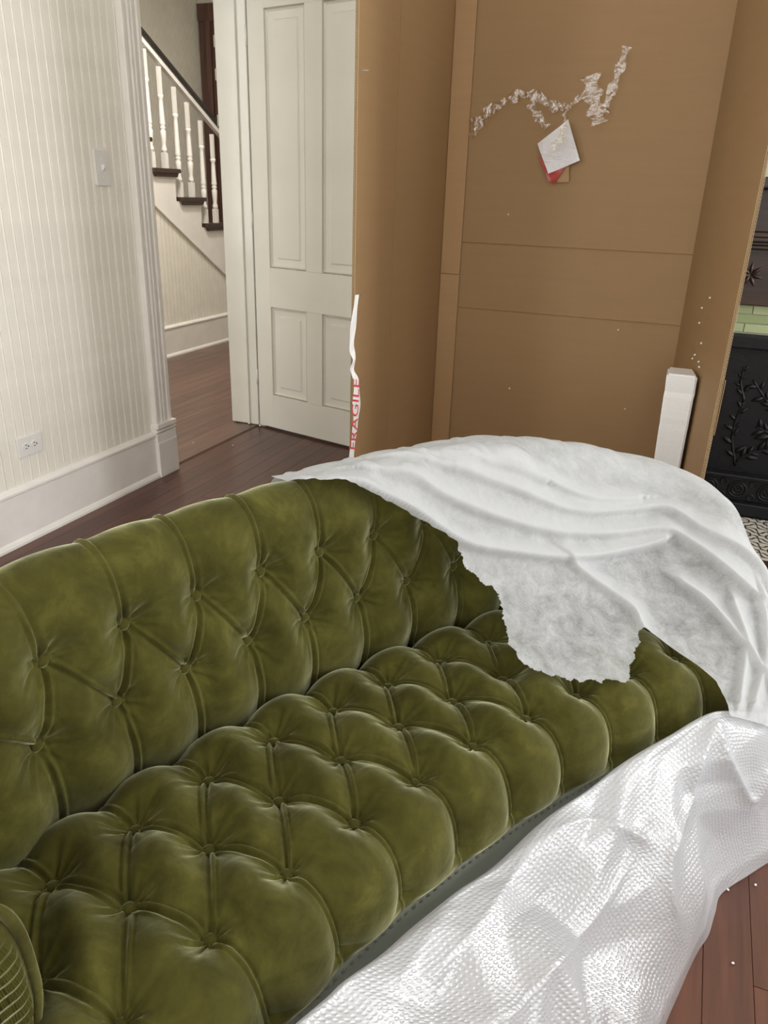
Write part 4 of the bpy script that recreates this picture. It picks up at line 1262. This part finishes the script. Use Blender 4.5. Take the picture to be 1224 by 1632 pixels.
def px_to_plan(p):
    d = (pxs[..., 0]-p[0])**2 + (pxs[..., 1]-p[1])**2 + np.where(vis, 0, 1e9)
    near_ = np.where(d < 30, dep, 1e9)
    k = int(np.argmin(near_)) if near_.min() < 1e8 else int(np.argmin(d))
    i, j = divmod(k, len(fr)); return (ft[i]*2.5, fr[j])


FU = FT*2.5
nSH = surf_normals(PSH)
if nSH[200, 100, 2] < 0: nSH = -nSH
disp = np.zeros(FT.shape); FLIP = 1; lay = np.zeros(FT.shape)
folds = [  # traced ridges of the folds: polyline, height, half width
    ([(480, 767), (560, 768), (640, 800), (735, 862), (820, 880), (905, 889), (1000, 878), (1060, 862)], 0.012, 0.010),
    ([(580, 745), (680, 775), (780, 820), (870, 848), (960, 852), (1050, 845), (1110, 870), (1190, 940)], 0.014, 0.013),
    ([(600, 725), (700, 742), (800, 775), (900, 812), (990, 815), (1060, 812), (1130, 850), (1215, 930)], 0.013, 0.012),
    ([(740, 722), (850, 760), (930, 795), (1010, 798)], 0.010, 0.012),
    ([(660, 720), (760, 735), (860, 770)], 0.008, 0.010),
    ([(1085, 928), (1130, 960), (1190, 1040), (1224, 1100)], 0.010, 0.010),
    ([(1170, 960), (1185, 1030), (1175, 1110)], 0.007, 0.010),
    ([(1205, 950), (1215, 1030), (1195, 1120)], 0.010, 0.010),
    ([(905, 889), (1000, 960), (1024, 998)], 0.006, 0.012),
]
for pts, hh, ww in folds:
    q = [px_to_plan(p) for p in pts]
    q = [tuple(v) for v in catmull(np.array(q), 5)]
    dd, sd = poly_dist(FU, FR, q)
    x_ = dd*sd*FLIP
    lay = np.maximum(lay, np.where(x_ > 0, np.exp(-(x_/(ww*3.0))**2), np.exp(-(x_/(ww*0.6))**2)))
    disp += 0.0035*np.exp(-(dd/0.0045)**2)
    disp += 2.2*hh*np.where(x_ > 0, np.exp(-np.abs(x_/(ww*2.6))**1.3), np.exp(-np.abs(x_/(ww*0.45))**1.5))
disp += 0.0015*np.sin(FU*38+FR*22+1.5*np.sin(FR*17))*np.sin(FR*30-FU*12)
rag = 0.5*np.sin(FU*210)+0.5*np.sin(FU*340+FR*260)
disp = 0.036*np.tanh(disp/0.036)
Zm = np.maximum(disp*np.clip((2.745-FR)/0.06, 0.12, 1), -0.004)
PSH = PSH + nSH*Zm[..., None]
# outline of the sheet (torn edge) carried over to the plan
outline = [(462, 769), (500, 765), (545, 767), (580, 783), (640, 815), (700, 850), (728, 868), (735, 888), (742, 908), (765, 928), (788, 940), (797, 962), (800, 985), (808, 1005), (811, 1030),
           (828, 1052), (850, 1067), (880, 1079), (930, 1088), (1003, 1086), (1006, 1060), (1018, 1030), (1020, 1006), (1026, 1000), (1075, 1037), (1110, 1060), (1140, 1085), (1157, 1118), (1163, 1142), (1250, 1165), (1400, 1230)]
ol = []
tr = random.Random(3)
for i in range(len(outline)-1):
    (xa_, ya_), (xb_, yb_) = outline[i], outline[i+1]; ol.append((xa_, ya_))
    if 6 <= i <= 22:
        nseg = int(math.hypot(xb_-xa_, yb_-ya_)/6)
        for k in range(1, nseg): ol.append((xa_+(xb_-xa_)*k/nseg+tr.uniform(-4, 4), ya_+(yb_-ya_)*k/nseg+tr.uniform(-4, 4)))
ol.append(outline[-1]); outline = ol
poly = np.array(outline + [(1700, 900), (1700, 300), (400, 300), (400, 750)], float)


def inside(px, poly):
    x, y_ = px[..., 0], px[..., 1]; c = np.zeros(x.shape, bool); n = len(poly); j = n-1
    for i in range(n):
        xi, yi = poly[i]; xj, yj = poly[j]
        cond = ((yi > y_) != (yj > y_)) & (x < (xj-xi)*(y_-yi)/(yj-yi+1e-12)+xi); c ^= cond; j = i
    return c


pxj = project(PSH)
jit = np.stack([3.0*np.sin(FU*520+FR*300)+2.5*np.sin(FU*260-FR*410), 3.0*np.sin(FU*430-FR*520)+2.5*np.sin(FR*330+FU*150)], -1)
torn = (pxj[..., 1] > 872) & (pxj[..., 0] < 1023)
pxj = pxj + 0.0*jit*torn[..., None]
keep = inside(pxj, poly)
tleft = px_to_plan((466, 772))[0]/2.5
keep = np.where(FR < 2.775, keep, FT > tleft+0.004+0.02*np.sin(FR*40)*0) & (FR < 2.865)
sheet = fast_mesh('dust_sheet', PSH, grid_faces(len(ft), len(fr), keep), MAT['sheet'])
used_ = np.unique(grid_faces(len(ft), len(fr), keep))
la_ = np.maximum(lay, np.clip((FR-2.50)/0.10, 0, 1)*0.55).ravel()[used_]
at = sheet.data.attributes.new('plies', 'FLOAT', 'POINT'); at.data.foreach_set('value', la_)
# even out the cut edge, then tear it a little
bm = bmesh.new(); bm.from_mesh(sheet.data); bm.verts.ensure_lookup_table()
bverts = [v for v in bm.verts if v.is_boundary]
nbr = {v: [e.other_vert(v) for e in v.link_edges if e.is_boundary] for v in bverts}
for it in range(3):
    new = {v: (v.co*0.4 + (nbr[v][0].co + nbr[v][1].co)*0.3) for v in bverts if len(nbr[v]) == 2}
    for v, c_ in new.items(): v.co = c_
for v in bverts:
    p = project(np.array(v.co) + np.array(wl(sheet)))
    if p[1] > 872 and p[0] < 1024:
        v.co += Vector((random.uniform(-1, 1), random.uniform(-1, 1), random.uniform(-0.3, 0.3)))*0.0022
bm.to_mesh(sheet.data); bm.free(); sheet.data.update()
tag(sheet, 'torn white nonwoven fabric sheet draped over the end of the sofa', 'fabric sheet')

# ------------------------------------------------------------------ tall cardboard carton standing open
BXL, BXR, BYB, BYF, BH = -1.020, -0.052, 3.20, 2.335, 2.12
BRF = 0.092                         # right side splays out to this x at the front
T_ = 0.007
ZB = 0.012
box = empty('cardboard_carton', ((BXL+BXR)/2, 2.8, ZB), 'tall brown cardboard carton standing open on end behind the sofa', 'carton')


def crease_panel(name, a, b_, z0, z1, creases, nrm_, mat, bow=0.0, ncol=14, thick=T_):
    """upright board from plan point a to b, with scored lines across it; nrm_ points to the visible inside"""
    a, b_ = np.array(a, float), np.array(b_, float); nn = np.array([nrm_[0], nrm_[1]], float)
    zs = [z0, z1]
    for c in creases: zs += [c-0.006, c-0.002, c, c+0.002, c+0.006]
    zs = sorted(set(zs)); V = []; Vb = []
    for i in range(ncol):
        f = i/(ncol-1)
        for z in zs:
            d = 0.0
            for c in creases:
                if abs(z-c) < 0.0005: d = -0.0016
                elif abs(z-c) < 0.0025: d = 0.0009
            p = a*(1-f)+b_*f + nn*(bow*math.sin(PI*f)+d); V.append((p[0], p[1], z))
            q = a*(1-f)+b_*f + nn*(bow*math.sin(PI*f)-thick); Vb.append((q[0], q[1], z))
    m_ = len(zs); n_ = ncol*m_
    Fc = [tuple(x) for x in grid_faces(ncol, m_)] + [tuple(int(x)+n_ for x in f[::-1]) for f in grid_faces(ncol, m_)]
    for i in range(ncol-1):
        for j in (0, m_-1): Fc.append((i*m_+j, (i+1)*m_+j, n_+(i+1)*m_+j, n_+i*m_+j))
    for j in range(m_-1):
        for i in (0, ncol-1): Fc.append((i*m_+j, i*m_+j+1, n_+i*m_+j+1, n_+i*m_+j))
    return MB().add(V + Vb, Fc).build(name, mat, box)


zc1, zc2, zc3 = 1.066, 0.808, 0.93
crease_panel('back_panel', (BXL, BYB), (BXR, BYB), ZB, BH, [zc1, zc2], (0, -1), MAT['card'], bow=0.004)
# joint strip on the left of the back panel, in two lengths
z_sp = on_y((710, 436), BYB-0.008)[2]
for z0, z1 in ((ZB, z_sp-0.001), (z_sp+0.001, BH)):
    B('joint_flap', BXL+0.001, -0.938, BYB-0.0135, BYB-0.0062, z0, z1, MAT['card2'], box, 0.001)
# left side in two leaves with a vertical score between
sx = on_y((622, 400), 2.58); LM = (-1.030, 2.66)
crease_panel('side_panel', (BXL, BYB-0.0005), LM, ZB, BH, [], (1, 0), MAT['card'], bow=-0.006)
crease_panel('side_panel', (LM[0], LM[1]-0.004), (BXL-0.010, BYF), ZB, BH, [], (1, 0), MAT['card'], bow=0.004)
RM = (BXR+0.067, 2.80)
crease_panel('side_panel', (BXR, BYB-0.0005), RM, ZB, BH, [], (-1, 0), MAT['card'], bow=0.004)
crease_panel('side_panel', (RM[0]+0.0002, RM[1]-0.0008), (BRF, BYF), ZB, BH, [], (-1, 0), MAT['card'], bow=-0.003)
MB().prism([(BXL-0.01, BYF, 0), (BRF, BYF, 0), (RM[0], RM[1], 0), (BXR, BYB, 0), (BXL, BYB, 0)], (0, 0, ZB-0.0075), (0, 0, ZB-0.0005)).build('bottom_panel', MAT['card'], box)
# torn-off lower flap lying against the back
fl = on_y((795, 690), BYB-0.012); fr_ = on_y((905, 702), BYB-0.012)
B('bottom_flap', fl[0], fl[0]+0.30, BYB-0.012, BYB-0.0055, ZB+0.002, 0.225, MAT['card'], box, 0.001)


def fluting(xc, yc, dirx, name='fluting'):
    """exposed corrugation along the cut front edge: two wavy layers between liners"""
    for lay in (0, 1):
        x0 = xc + dirx*(0.0005 + lay*0.0036)
        V = []; k = 0; z = ZB; p = 0.0042; n = int((BH-ZB)/p)
        for i in range(n+1):
            dx = 0.0032 if i % 2 else 0.0
            for t in (0, 1):
                for yy_ in (-0.0030, 0.012): V.append((x0+dirx*(dx*0.9+t*0.0007), yc+yy_, ZB+i*p))
        V = np.array(V).reshape(n+1, 4, 3)[:, [0, 1, 3, 2]]; V = np.concatenate([V, V[:, :1]], 1)
        o = fast_mesh(name, V, grid_faces(n+1, 5), MAT['flute'], box, smooth=False); o['kind'] = 'stuff'
    for lx in (0.0, 0.0042, 0.0084):
        B('liner_edge', xc+dirx*lx-0.0005, xc+dirx*lx+0.0005, yc-0.0035, yc+0.001, ZB, BH, MAT['flute'], box)


fluting(BRF+0.0005, BYF-0.001, 1)
fluting(BXL-0.0115, BYF-0.001, -1)
# staples along the edges
for px, yy_, xx_ in (((572, 471), BYF-0.006, None), ((583, 112), BYF-0.006, None)):
    p = on_y(px, BYF-0.006)
    B('staple', p[0]-0.010, p[0]+0.010, BYF-0.0068, BYF-0.0052, p[2]-0.0012, p[2]+0.0012, MAT['nail'], box)
# peeled outer ply at the right edge
pa, pb = on_y((1166, 610), BYF), on_y((1146, 695), BYF)
MB().hexa([(BRF+0.012, BYF, pb[2]), (BRF+0.0135, BYF, pb[2]), (BRF+0.0135, BYF+0.03, pb[2]), (BRF+0.012, BYF+0.03, pb[2])],
          [(BRF+0.0130, BYF, pa[2]), (BRF+0.0145, BYF, pa[2]), (BRF+0.0145, BYF+0.03, pa[2]), (BRF+0.0130, BYF+0.03, pa[2])]).build('peeled_ply', MAT['card2'], box)

# FRAGILE tape hanging on the left front edge
tp = [(566, 470), (559, 520), (557, 555), (562, 575), (558, 590), (564, 610), (562, 640), (563, 670), (560, 700), (556, 735), (550, 800), (546, 850)]
rp = [(571, 470), (566, 520), (563, 552), (566, 570), (563, 588), (570, 606), (573, 640), (570, 670), (566, 700), (562, 735), (560, 800), (558, 850)]
L_ = catmull(np.array([on_y(p, BYF-0.018) for p in tp]), 6); Rr = catmull(np.array([on_y(p, BYF-0.018) for p in rp]), 6)
n = len(L_); V = []
for i in range(n):
    for f in np.linspace(0, 1, 6):
        q = L_[i]*(1-f)+Rr[i]*f; q = q + np.array([0, 0.006*f + 0.0025*math.sin(i*0.8+f*3), 0]); V.append(q)
tape = fast_mesh('fragile_tape', np.array(V), grid_faces(n, 6), MAT['whitetape'])
tag(tape, 'white packing tape printed FRAGILE in red on the carton edge', 'tape')
fc = bpy.data.curves.new('fragile_text', 'FONT'); fc.body = 'FRAGILE'; fc.size = 1.0; fc.resolution_u = 3
to = bpy.data.objects.new('fragile_text', fc); COL.objects.link(to)
bpy.context.view_layer.update()
dg = bpy.context.evaluated_depsgraph_get(); tme = bpy.data.meshes.new_from_object(to.evaluated_get(dg))
bpy.data.objects.remove(to, do_unlink=True)
tv = np.array([v.co[:] for v in tme.vertices]); tv[:, 0] -= tv[:, 0].min(); tv[:, 1] -= tv[:, 1].min()
tl_ = tv[:, 0].max(); thh_ = tv[:, 1].max()
b0 = on_y((563, 716), BYF-0.0215); b1 = on_y((568, 604), BYF-0.0215)
up = (b1-b0); ln = np.linalg.norm(up); up /= ln; lft = np.array([-1.0, 0, 0])
wd = 0.024
V = b0 + np.outer(tv[:, 0]/tl_*ln, up) + np.outer(tv[:, 1]/thh_*wd - 0.012, lft)
V[:, 1] = BYF-0.0215
txt = mesh('printed_lettering', V, [list(p.vertices) for p in tme.polygons], MAT['redink'], tape)
txt['label'] = 'red FRAGILE lettering'

# ------------------------------------------------------------------ foam block standing in the carton
fy0, fy1 = 2.615, 2.735
ft_l, ft_r = on_y((1061, 595), fy0), on_y((1113, 599), fy0)
zt = ft_l[2]
mb = MB(); rows = []
x0, x1 = -0.058, 0.036
blk = MB().hexa([(x0+0.016, fy0, ZB), (x1-0.004, fy0, ZB), (x1-0.016, fy1, ZB), (x0+0.016, fy1, ZB)], [(x0, fy0, zt), (x1, fy0, zt), (x1-0.016, fy1, zt), (x0-0.002, fy1, zt)])
foam = blk.build('foam_block', MAT['foam'])
bm = bmesh.new(); bm.from_mesh(foam.data); bmesh.ops.bevel(bm, geom=list(bm.edges), offset=0.006, segments=2, affect='EDGES')
bmesh.ops.subdivide_edges(bm, edges=[e for e in bm.edges if e.calc_length() > 0.3], cuts=40, use_grid_fill=True)
for v in bm.verts:
    z = v.co.z
    for c, a in ((zt-ZB-0.035, 0.0025), (zt-ZB-0.060, 0.003), (zt-ZB-0.12, 0.0015), (zt-ZB-0.16, 0.0015)):
        v.co.y += a*math.exp(-((z-c)/0.006)**2); v.co.x += 0.5*a*math.exp(-((z-c)/0.006)**2)
bm.to_mesh(foam.data); bm.free(); foam.data.update()
tag(foam, 'white polystyrene foam post standing inside the carton', 'foam block')

# ------------------------------------------------------------------ packing slip and crumpled clear tape on the carton's back
BKY = BYB-0.010


def sheet_poly(name, px, y0_, mat, label, cat, curl=0.012, res=10):
    """quad piece of paper with a curl, corners given as image points on the carton back"""
    a, b_, c, d = [on_y(p, y0_) for p in px]; V = []
    for i in range(res):
        for j in range(res):
            u, v = i/(res-1), j/(res-1)
            q = (a*(1-u)+b_*u)*(1-v) + (d*(1-u)+c*u)*v
            q = q - np.array([0, curl*(u**2*(1-v*0.5)+0.35*math.sin(u*5+v*3)*0.5+0.2*math.sin(v*6)) + 0.004, 0]); V.append(q)
    o = fast_mesh(name, np.array(V), grid_faces(res, res), mat); return tag(o, label, cat)


sheet_poly('card_scrap', [(884, 265), (908, 258), (907, 290), (888, 291)], BKY-0.001, MAT['card2'], 'brown card scrap hanging below the red paper on the carton back', 'scrap', 0.003)
sheet_poly('red_packet', [(858, 250), (900, 268), (884, 293), (874, 288)], BKY-0.006, MAT['redpaper'], 'red paper packet behind the white packing slip', 'packet', 0.006)
sheet_poly('packing_slip', [(857, 229), (907, 191), (925, 256), (874, 277)], BKY-0.014, MAT['paper'], 'white folded packing slip taped to the carton back', 'paper', 0.016)


def tape_strip(name, px, w, label, seed, folds_=1.0):
    off = {3: 0.020, 5: 0.020, 4: 0.002, 6: 0.020, 7: 0.040}.get(seed, 0.0)
    rg = np.random.RandomState(seed)
    C = catmull(np.array([on_y(p, BKY-0.006-off) for p in px]), 12); n = len(C); V = []; m_ = 7
    for i in range(n):
        t = C[min(i+1, n-1)]-C[max(i-1, 0)]; t /= np.linalg.norm(t)+1e-9; s_ = np.array([-t[2], 0, t[0]])
        tw_ = math.sin(i*0.9+seed)*folds_
        for j in range(m_):
            f = j/(m_-1)-0.5
            q = C[i] + s_*f*w*(0.75+0.25*math.cos(i*0.5)) + np.array([0, -0.004-0.006*abs(math.sin(i*1.3+f*7*folds_)) - 0.004*rg.rand() + 0.004*tw_*f, 0])
            V.append(q)
    o = fast_mesh(name, np.array(V), grid_faces(n, m_), MAT['tape'], None, smooth=False)
    return tag(o, label, 'tape', 'crumpled clear tape strips on the carton back')


tape_strip('clear_tape', [(752, 200), (780, 178), (820, 155), (850, 152), (880, 168), (900, 172)], 0.045, 'long crumpled clear tape strip running sideways above the packing slip', 1)
tape_strip('clear_tape', [(898, 188), (906, 172), (920, 160), (938, 140), (955, 120)], 0.022, 'thin twisted clear tape strand rising from the packing slip', 2)
tape_strip('clear_tape', [(942, 120), (945, 150), (950, 175), (955, 198)], 0.075, 'wide crumpled clear tape tail hanging above the packing slip', 3)
tape_strip('clear_tape', [(962, 180), (975, 145), (988, 110), (1000, 74)], 0.040, 'upright crumpled clear tape tail beside the wide one', 4)
tape_strip('clear_tape', [(845, 165), (858, 185), (872, 204)], 0.040, 'short clear tape tail drooping under the long strip', 5)
tape_strip('clear_tape', [(752, 218), (768, 198), (782, 180)], 0.03, 'short clear tape end stuck beside the carton joint', 6)
tape_strip('clear_tape', [(880, 235), (893, 222), (898, 205), (903, 190)], 0.03, 'clear tape across the white packing slip', 7)

# ------------------------------------------------------------------ foam crumbs
cm = bmesh.new(); bmesh.ops.create_icosphere(cm, subdivisions=1, radius=0.0045)
for v in cm.verts: v.co *= random.uniform(0.75, 1.25)
crumb = bpy.data.meshes.new('foam_crumb'); cm.to_mesh(crumb); cm.free(); crumb.materials.append(MAT['foam'])


def crumb_at(P, label, group, s=1.0):
    o = place('foam_crumb', crumb, tuple(P), None, rot=(random.random()*3, random.random()*3, 0), scale=(s, s, s*1.2)); tag(o, label, 'foam crumb', group)


for p in ((985, 526), (996, 652), (810, 342), (812, 619)):
    crumb_at(on_y(p, BYB-0.006), 'tiny white foam crumb stuck to the carton back', 'foam crumbs on the carton back', 0.8)
nr_ = np.array([-(RM[1]-BYF), -(BRF-RM[0])*-1, 0]); 
def on_side(p):
    a = np.array([RM[0], RM[1], 0]); b2 = np.array([BRF, BYF, 0]); d = b2-a; n_ = np.array([d[1], -d[0], 0]); n_ /= np.linalg.norm(n_)
    return on_plane(p, a, n_) - np.array([0.005, 0, 0])
for p in ((1121, 491), (1117, 515), (1120, 547), (1110, 566), (1106, 572), (1116, 577), (1117, 585), (1134, 475)):
    crumb_at(on_side(p), 'tiny white foam crumb clinging to the splayed carton side', 'foam crumbs on the carton side', 0.75)
for p in ((371, 710), (308, 706)):
    crumb_at(on_z(p, 0.004), 'tiny white foam crumb on the floor by the doorway', 'foam crumbs on the floor by the doorway', 0.8)
for p in ((1160, 1418), (1168, 1535), (1204, 1410)):
    crumb_at(on_z(p, 0.003), 'tiny white foam crumb on the red floor beside the bubble wrap', 'foam crumbs beside the bubble wrap', 0.5)
